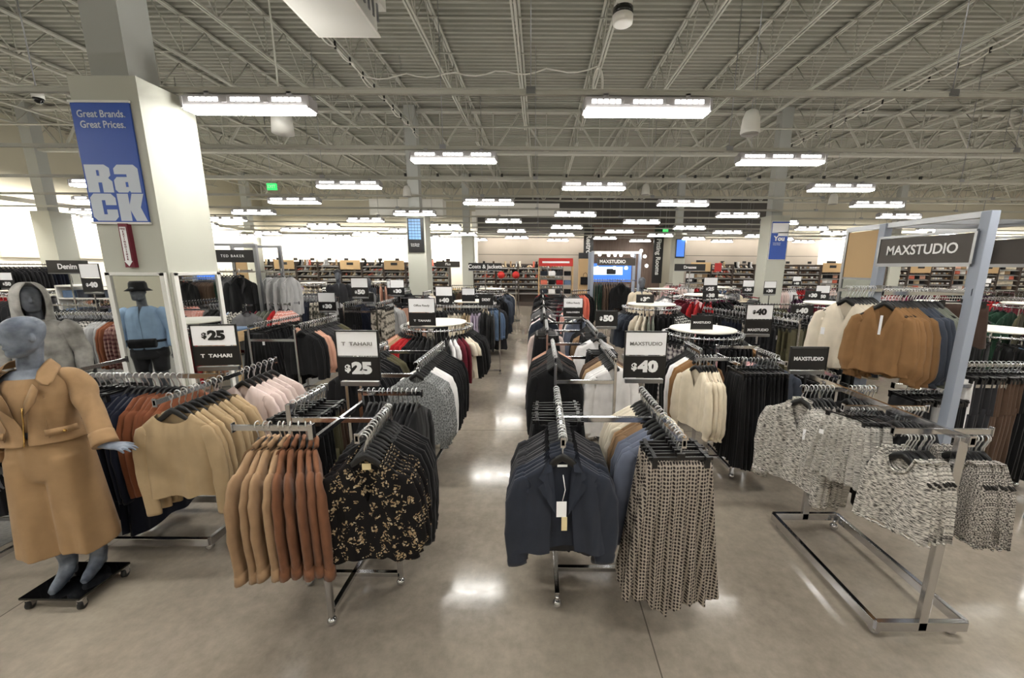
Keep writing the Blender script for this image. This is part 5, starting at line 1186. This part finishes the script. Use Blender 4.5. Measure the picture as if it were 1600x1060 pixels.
dressed((-4.80, 3.62, .08), math.radians(35), 'mannequin in a washed grey hooded sweatshirt behind the tan mannequin', 'washed_grey', 'plaid_red', hood=True, yaw=math.radians(25), s=1.0)
m = MB(); m.box((0, 0, .04), (.6, .6, .08)); tag(m.build('plinth', 'shelf_grey', None, (-4.80, 3.62, 0)), 'low grey plinth under the hooded mannequin', 'plinth')
dressed((-5.25, 2.35, .06), math.radians(155), 'mannequin in pale blue top, black bucket hat and waist pack, seen in the column mirror', 'sky', 'charcoal', hat='bucket', blen='short', extra='pack', yaw=.3)
m = MB(); m.box((0, 0, .03), (.6, .6, .06)); tag(m.build('plinth', 'white_plastic', None, (-5.25, 2.35, 0)), 'white plinth under the blue topped mannequin', 'plinth')
for (px, py, Y, rz, lab, top, bot, hat) in ((527, 421, 9.3, .5, 'small far mannequin in grey sweater and beanie left of the aisle', 'charcoal', 'black', 'beanie'), (571, 432, 8.6, 2.6, 'far mannequin in taupe top facing away left of the aisle', 'grey', 'charcoal', None), (1003, 432, 8.6, .0, 'far mannequin in cream jacket above the second disc rack right of the aisle', 'cream', 'darkbrown', None)):
    p = at_y(px, py, Y); s = p.z/1.83
    dressed((p.x, Y, p.z-1.83*1.0 if p.z > 1.83 else 0.0), rz, lab, top, bot, hat=hat, s=1 if p.z > 1.83 else s, vox=.014)
    if p.z > 1.9: m = MB(); m.box((0, 0, (p.z-1.83)/2), (.6, .6, p.z-1.83)); tag(m.build('plinth', 'shelf_grey', None, (p.x, Y, 0)), 'low grey plinth under the ' + lab.split(' left')[0].split(' above')[0], 'plinth')

# ------------------------------------------------------------------ far racks filling the floor
PAL = {
 'L': [['black', 'charcoal', 'grey', 'white', 'ivory'], ['mustard', 'beige', 'lavender', 'cream', 'black'], ['black', 'deepnavy', 'camo', 'lightgrey'], ['leopard', 'black', 'blush', 'white'], ['charcoal', 'olive', 'brown', 'black'], ['sky', 'plaid_blue', 'denim', 'navy'], ['black', 'red', 'grey'], ['grey', 'lightgrey', 'sage', 'black']],
 'R': [['burgundy', 'red', 'black', 'magenta'], ['black', 'bwprint', 'green', 'charcoal'], ['green', 'olive', 'plum', 'black'], ['pink', 'palepink', 'white', 'red'], ['black', 'charcoal', 'denim'], ['plum', 'burgundy', 'black'], ['white', 'grey', 'pink', 'black'], ['black', 'navy', 'grey', 'cream']]}
CN = dict(darkbrown='dark brown', denim='denim blue', bwprint='black and white', plaid_blue='blue checked', camo='speckled', sky='pale blue', deepnavy='dark navy', palepink='pale pink', lightgrey='light grey', sage='grey green', leopard='spotted pink')
KINDS = ['dress', 'blazer', 'blouse', 'jacket', 'coat', 'dress', 'trousers', 'skirt']
rows = [(7.4, 'first'), (9.0, 'second'), (10.7, 'third'), (12.9, 'fourth'), (14.8, 'fifth'), (16.6, 'sixth')]
frnd = random.Random(21)
for (Y, rn) in rows:
    for side_, xs in (('L', [-3.35-1.75*i for i in range(6)]), ('R', [3.9+1.85*i for i in range(8)])):
        for i, x in enumerate(xs):
            if side_ == 'L' and Y < 8 and i >= 1: continue
            if side_ == 'R' and (Y < 8 and i < 1): continue
            if x < -8.5 and Y > 15: continue
            if abs(Y-12.9) < .2 and (abs(x+3.9) < 1.2 or abs(x-7.5) < 1.0): continue
            px = 843+600*x/(Y/1.0)
            if px < -40 or px > 1640: continue
            side_n = 'left' if side_ == 'L' else 'right'
            where = 'the %s far rack %s of aisle, %s row' % (ORD[i], side_n, rn)
            pal = PAL[side_][frnd.randrange(len(PAL[side_]))]; kd = KINDS[frnd.randrange(len(KINDS))]
            y = Y+frnd.uniform(-.15, .15); xx = x+frnd.uniform(-.15, .15); style = frnd.randrange(3); h = 1.34 + frnd.uniform(-.06, .10)
            nper = 3 if Y < 12 else 2
            spec = [(kd if q % 2 == 0 else KINDS[frnd.randrange(4)], c, nper+frnd.randrange(3), CN.get(c, c)) for q, c in enumerate(pal)]
            if style == 0:
                round_rack(xx, y, h, 'round chrome rack, ' + where.replace('the ', '', 1)); ring(xx, y, h, spec, where, a0=150, a1=390)
            elif style == 1:
                h_rack(xx-.3, xx+.3, y-.4, y+.4, h, 'double rail rack, ' + where.replace('the ', '', 1), lod=2)
                hang((xx-.3, y-.35), (xx-.3, y+.35), h, spec[:2], where); hang((xx+.3, y-.35), (xx+.3, y+.35), h, spec[2:], where)
            else:
                t = thing('straight_rack', (xx, y, 0), 'straight chrome rack, ' + where.replace('the ', '', 1), 'clothes rack')
                rail_bar(t, (-.62, 0, h-.016), (.62, 0, h-.016), 'rail')
                for s in (-1, 1): m = MB(); m.box((s*.6, 0, h/2), (.03, .03, h)); m.build('post', 'chrome', t)
                m = MB(); m.box((0, 0, .08), (1.2, .4, .03)); m.build('base', 'steel', t)
                hang((xx-.58, y), (xx+.58, y), h, spec, where, jit=8)
            if frnd.random() < .14:
                sign((xx, y-.35, h+.12), 0, [('card_white', []), ('card_black', PR(frnd.choice(['30', '40', '25', '50']), 'ink_white'))], 'price card on ' + where, stem=.12, w=.3, h=.17)
# tall lit bay with bulbs, MAXSTUDIO, by the fitting rooms
BX, BY = 2.0, 10.6
t = thing('tall_bay', (BX, BY, 0), 'tall white framed bay with round bulbs before the fitting rooms', 'clothes rack')
for x in (-.62, .62):
    for y in (-.3, .3): m = MB(); m.box((x, y, 1.25), (.07, .07, 2.5)); m.build('post', 'post_bluegrey', t)
for y in (-.3, .3): m = MB(); m.box((0, y, 2.48), (1.3, .05, .06)); m.build('top_bar', 'white_frame', t)
m = MB(); m.box((0, -.33, 2.24), (1.0, .03, .2)); m.build('header', 'header_brown', t); text('MAXSTUDIO', .12, 'ink_white', t, (-.1, -.35, 2.24), bold=.002)
for (x, z) in ((-.45, 2.42), (-.22, 2.41), (-.05, 2.41), (.1, 2.41), (.4, 2.41), (-.5, 2.08), (-.05, 2.08), (.25, 2.08), (.62, 2.52), (.72, 2.38), (.78, 2.14)):
    m = MB(); m.ball((x, -.40, z), .042, 12, 8); m.build('bulb', 'bulb_white', t)
rail_bar(t, (-.6, -.1, 1.75), (.6, -.1, 1.75), 'rail'); rail_bar(t, (.1, -.6, 1.75), (.1, -.1, 1.75), 'arm')
m = MB(); m.box((0, .3, 1.95), (1.1, .02, .5)); m.build('lit_panel', 'screen_blue', t)
m = MB(); m.box((-.1, .27, 2.0), (.8, .02, .22)); m.build('lit_poster', 'screen_white', t)
m = MB(); m.box((-.02, .24, 1.98), (.26, .04, .15)); m.build('bag_picture', 'card_black', t, bevel=.02)
hang((BX-.58, BY-.1), (BX+.3, BY-.1), 1.77, [('trousers', 'green', 4, 'dark green'), ('coat', 'brown', 5, 'long brown'), ('coat', 'darkbrown', 4, 'long dark brown')], 'the tall bay with round bulbs')
garment('jacket', 'black', (BX+.1, BY-.55, 1.77), 0, 'black vest facing forward on the tall bay with round bulbs', None, 1)
t = thing('straight_rack', (BX-.92, BY-.4, 0), 'short chrome rack with coral tops left of the bulb lit bay', 'clothes rack')
m = MB(); m.bar((-.26, -.23, 1.484), (.26, .23, 1.484), .016, .03); m.build('rail', 'chrome', t)
for s in (-1, 1): m = MB(); m.box((s*.25, s*.22, .74), (.025, .025, 1.46)); m.build('post', 'chrome', t)
m = MB(); m.box((0, 0, .03), (.55, .5, .03)); m.build('base', 'steel', t)
hang((BX-1.15, BY-.6), (BX-.7, BY-.2), 1.5, [('sweater', 'grey', 2, 'grey'), ('sweater', 'coral', 3, 'coral'), ('coat', 'black', 3, 'black')], 'the rail left of the tall bay with round bulbs')
# black bag display column
p = at_y(914, 412, 14.5)
t = thing('bag_display', (p.x, 14.5, 0), 'tan display panel with a black handbag left of the bulb lit bay', 'display')
m = MB(); m.box((0, 0, 1.3), (.46, .3, 2.2)); m.build('panel', 'tan_board', t); m = MB(); m.box((0, -.1, 2.5), (.5, .03, .22)); m.build('header', 'card_black', t)
t2 = thing('handbag', (p.x, 14.30, 1.45), 'black tote handbag hung on the tan display panel', 'bag')
m = MB(); m.box((0, 0, .15), (.34, .10, .28)); m.build('bag_body', 'black', t2, bevel=.015); m = MB(); m.tube([(-.08, 0, .28), (-.06, 0, .40), (0, 0, .45), (.06, 0, .40), (.08, 0, .28)], .008, 6); m.build('handle', 'black', t2)
# brand frames before the far greige wall: red and orange bay
p = at_y(868, 430, 17.5)
t = thing('sports_bay', (p.x, 17.5, 0), 'tall bay with red header and folded goods at the end of the aisle', 'shelf')
for x in (-.75, .75): m = MB(); m.box((x, 0, 1.2), (.06, .5, 2.4)); m.build('side_panel', 'tan_board', t)
m = MB(); m.box((0, -.26, 2.3), (1.5, .03, .35)); m.build('header', 'red_paint', t); m = MB(); m.box((0, -.28, 2.3), (1.2, .01, .08)); m.build('header_stripe', 'card_white', t)
for z in (.5, .9, 1.3, 1.7): m = MB(); m.box((0, 0, z), (1.44, .5, .03)); m.build('shelf_board', 'shelf_grey', t)
for k in range(16):
    z = [.515, .915, 1.315, 1.715][k//4]; c = ['coral', 'black', 'red', 'denim', 'navy', 'white', 'charcoal', 'black'][k % 8]
    m = MB(); m.box((0, 0, .1), (.3, .34, .2)); o = m.build('folded_clothing', c, None, (p.x-.52+.35*(k % 4), 17.45, z), bevel=.02); tag(o, '%s folded clothes pile, %s on the %s shelf of the red headed bay' % (c, ORD[k % 4], ORD[k//4]), 'clothing')
for (px, py, Y, s) in ((783, 430, 15, 'red'), (806, 430, 15, 'pink'), (1122, 398+20, 17, 'red')):
    p = at_y(px, py, Y); t = thing('round_sign' if px < 1000 else 'square_sign', p, '%s sale marker on a stem %s' % (s, 'beside the Coats header' if px < 800 else 'at the end of the coats racks' if px < 1000 else 'before the Fitting Rooms sign'), 'sign')
    m = MB()
    if px < 1000: m.tube([(0, -.01, 0), (0, .01, 0)], .14, 20)
    else: m.box((0, 0, 0), (.3, .02, .36))
    m.build('marker_disc', 'red_paint', t); m = MB(); m.box((0, 0, -p.z/2), (.02, .02, p.z-.2)); m.build('stem', 'chrome', t); m = MB(); m.box((0, 0, -p.z+.02), (.3, .3, .02)); m.build('base', 'steel', t)
# ------------------------------------------------------------------ hanging suits along the side wall
for i, y in enumerate((6.0, 8.1, 10.2)):
    t = thing('wall_rail', (-13.6, y, 0), 'wall rail of dark suits below the pale wood fascia, %s from the front' % ORD[i], 'clothes rack')
    for z in (2.08, 1.18): rail_bar(t, (0, -.95, z), (0, .95, z), 'rail')
    for yy in (-.98, .98): m = MB(); m.box((0, yy, 1.1), (.04, .04, 2.2)); m.build('post', 'steel', t); m = MB(); m.box((0, yy, .05), (.5, .04, .05)); m.build('foot', 'steel', t)
    hang((-13.6, y-.9), (-13.6, y+.9), 2.1, [('blazer', 'black', 8, 'black'), ('blazer', 'charcoal', 7, 'charcoal'), ('blazer', 'deepnavy', 5, 'dark navy')], 'the top of the %s suit rail by the side wall' % ORD[i], lod=1)
t = thing('denim_shelf', (-9.3, 8.7, 0), 'white shelf unit of folded denim under the Denim header', 'shelf')
for z in (.5, .95, 1.35, 1.62): m = MB(); m.box((0, 0, z), (2.6, .5, .03)); m.build('shelf_board', 'white_plastic', t)
for x in (-1.3, 1.3): m = MB(); m.box((x, 0, .82), (.03, .5, 1.64)); m.build('side_panel', 'white_plastic', t)
for k in range(24):
    z = (.515, .965, 1.365)[k//8]; c = ['denim', 'navy', 'black', 'slate'][k % 4]; m = MB(); m.box((0, 0, .08), (.25, .34, .16)); o = m.build('folded_jeans', c, None, (-10.4+.31*(k % 8), 8.66, z), bevel=.015)
    tag(o, '%s folded jeans pile, %s on the %s shelf of the Denim unit' % (c, ORD[k % 8], ORD[k//8]), 'jeans')
for i, (x, y) in enumerate(((-8.3, 6.6), (-10.3, 6.4), (-7.6, 8.0), (-11.8, 8.2), (-9.7, 10.3), (-12.2, 11.6))):
    h = 1.42
    t = thing('straight_rack', (x, y, 0), 'straight chrome rack in the menswear corner, %s of six' % ORD[i], 'clothes rack')
    rail_bar(t, (-.7, 0, h-.016), (.7, 0, h-.016), 'rail')
    for s in (-1, 1): m = MB(); m.box((s*.68, 0, h/2), (.03, .03, h)); m.build('post', 'chrome', t)
    m = MB(); m.box((0, 0, .08), (1.36, .4, .03)); m.build('base', 'steel', t)
    c = [['charcoal', 'black', 'grey'], ['plaid_grey', 'white', 'black'], ['black', 'slate', 'white'], ['black', 'camo', 'charcoal'], ['navy', 'black', 'sage'], ['brown', 'black', 'grey']][i]
    hang((x-.65, y), (x+.65, y), h, [('shirt', q, 5, {'plaid_grey': 'grey checked', 'camo': 'speckled', 'sage': 'grey green'}.get(q, q)) for q in c], 'the %s straight rack of the menswear corner' % ORD[i], lod=1, jit=8)
# ------------------------------------------------------------------ shoe and bag shelving along the back
def shoe_mesh(kind):
    m = MB()
    if kind == 0: m.rings([[(x, w_*math.cos(a), z+hh*max(-.3, math.sin(a))) for a in [2*PI*k/10 for k in range(10)]] for x, w_, z, hh in ((-.13, .012, .035, .03), (-.10, .032, .035, .07), (-.03, .035, .035, .065), (.05, .042, .03, .04), (.10, .038, .025, .028), (.135, .015, .02, .012))])
    elif kind == 1: m.rings([[(x, w_*math.cos(a), z+hh*math.sin(a)) for a in [2*PI*k/10 for k in range(10)]] for x, w_, z, hh in ((-.12, .02, .09, .02), (-.06, .03, .08, .03), (.02, .036, .045, .03), (.09, .036, .022, .02), (.13, .014, .015, .01))]); m.box((-.105, 0, .035), (.02, .02, .07))
    elif kind == 2: m.rings([[(x+dx, w_*math.cos(a), z) for a, dx in [(2*PI*k/10, w_*1.3*math.sin(2*PI*k/10)) for k in range(10)]] for x, w_, z in ((0, .05, 0), (-.01, .05, .04), (-.05, .04, .08), (-.06, .042, .22), (-.06, .045, .26))])
    return m.mesh('shoe', ['black'])
SH = [shoe_mesh(i) for i in range(3)]
def bag_mesh():
    m = MB(); m.rings([[(sx*math.cos(a)*(abs(math.cos(a))**-.3 if abs(math.cos(a)) > .2 else 1.6), sy*math.sin(a), z) for a in [2*PI*(k+.5)/12 for k in range(12)]] for z, sx, sy in ((0, .11, .05), (.02, .13, .06), (.16, .12, .05), (.19, .10, .02))]); m.tube([(-.07, 0, .18), (-.05, 0, .27), (.05, 0, .27), (.07, 0, .18)], .006, 5); return m.mesh('handbag', ['black'])
BG = bag_mesh()
SC = ['black', 'brown', 'tan', 'white', 'beige', 'white', 'lightgrey', 'blush', 'black', 'ivory', 'coral', 'cream']
shoe_n = 0; rest = MB()
def shelf_unit(cx, cy, idx, tiers, ztop=2.3, tan=False, region='back', goods='shoe', rz=0):
    global shoe_n
    t = thing('shelf_unit', (cx, cy, 0), 'tall dark shelf unit of %ss, %s along the %s' % (goods, ORD[idx], region), 'shelf', rz); W = 1.16
    m = MB(); m.box((0, .22, ztop/2), (W, .03, ztop)); m.build('back_panel', 'shelf_dark', t)
    for s in (-1, 1): m = MB(); m.box((s*W/2, 0, ztop/2), (.025, .45, ztop)); m.build('side_panel', 'shelf_dark', t)
    for k in range(tiers):
        z = ztop-.22-.27*k; m = MB(); m.box((0, 0, z), (W-.03, .42, .022), rot=Euler((math.radians(14), 0, 0))); m.build('shelf_board', 'shelf_grey', t)
    m = MB(); m.box((0, 0, .1), (W, .45, .2)); m.build('plinth_base', 'shelf_dark', t)
    if tan: m = MB(); m.box((0, -.24, ztop-.16), (W*.95, .03, .50)); m.build('tan_header', 'tan_board', t); m = MB(); m.box((0, -.262, ztop-.1), (.36, .01, .14)); m.build('label_plate', 'card_black', t)
    C0, S0 = math.cos(rz), math.sin(rz)
    for k in range(tiers):
        if tan and k < 2: continue
        z = ztop-.22-.27*k+.012
        for q in range(8):
            c = SC[rnd.randrange(len(SC))]; x = -.5+q*.143; s = SH[rnd.randrange(3)] if goods == 'shoe' else BG
            if goods == 'handbag' and q % 2: continue
            ux, uy = cx+x*C0, cy+x*S0-.02
            if (k < 3 and shoe_n < 300) or goods == 'handbag':
                if goods == 'shoe': shoe_n += 1
                nm = 'shoe' if goods == 'shoe' else 'handbag'
                o = link(nm, s, None, (ux, uy, z+.01), PI/2+PI+rnd.uniform(-.5, .5) if goods == 'shoe' else rz+rnd.uniform(-.2, .2), c)
                lab = '%s %s on the %s shelf of the %s unit along the %s' % (CN.get(c, c), nm, ORD[k], ORD[idx], region); o.scale = (1.25, 1.25, 1.25); tag(o, lab, nm, lab)
            elif k < 5:
                rest.box((ux, uy-.02, z+.05), (.09, .24, .085), mi=rnd.randrange(5))
idx = 0
for i in range(9):
    shelf_unit(-15.4+1.22*i, 21.9-(.0 if i < 7 else .0), i, 6, tan=(i in (1, 4, 6)), region='back left wall')
for i in range(4):
    shelf_unit(-3.0+1.22*i, 21.2, i, 6, region='aisle end wall', goods='shoe', ztop=2.25)
for i in range(8):
    shelf_unit(8.9+1.22*i, 21.9, i, 6, tan=(i in (0, 3, 6)), region='back right wall', goods='shoe' if i % 3 else 'handbag')
for i in range(9):
    shelf_unit(19.4+1.22*i, 21.4, i, 5, tan=(i in (1, 4)), region='far back wall', goods='handbag' if i % 2 else 'shoe')
o = rest.build('boxed_shoes', ['brown', 'ivory', 'white', 'tan', 'lightgrey']); tag(o, 'many more pairs of shoes crowding the lower shelves along the back wall', 'shoes', kind='stuff')
# slanted shelf end at the aisle with shoes facing sideways
for i in range(14):
    x = -15.6+.95*i; z = 2.62
    if x > -3.9: break
    m = MB(); m.box((0, 0, 0), (.22, .02, .14)); tag(m.build('size_plate', 'card_black', None, (x, 21.95, 2.37+.07)), 'small dark plate on top of the back wall shelves, %s from the corner' % (ORD[i] if i < 14 else 'last'), 'sign')
for i in range(8):
    x = 9.0+1.22*i; m = MB(); m.box((0, 0, 0), (.5 if i in (0, 6) else .2, .02, .2 if i in (0, 6) else .13)); tag(m.build('size_plate', 'card_black', None, (x, 21.95, 2.41)), 'small dark plate on top of the back right shelves, %s from the fitting rooms' % ORD[i], 'sign')
print('LONG', len(set(LONG)), sorted(set(LONG))[:60])
print('garments', cnt, 'objects', len(bpy.data.objects))
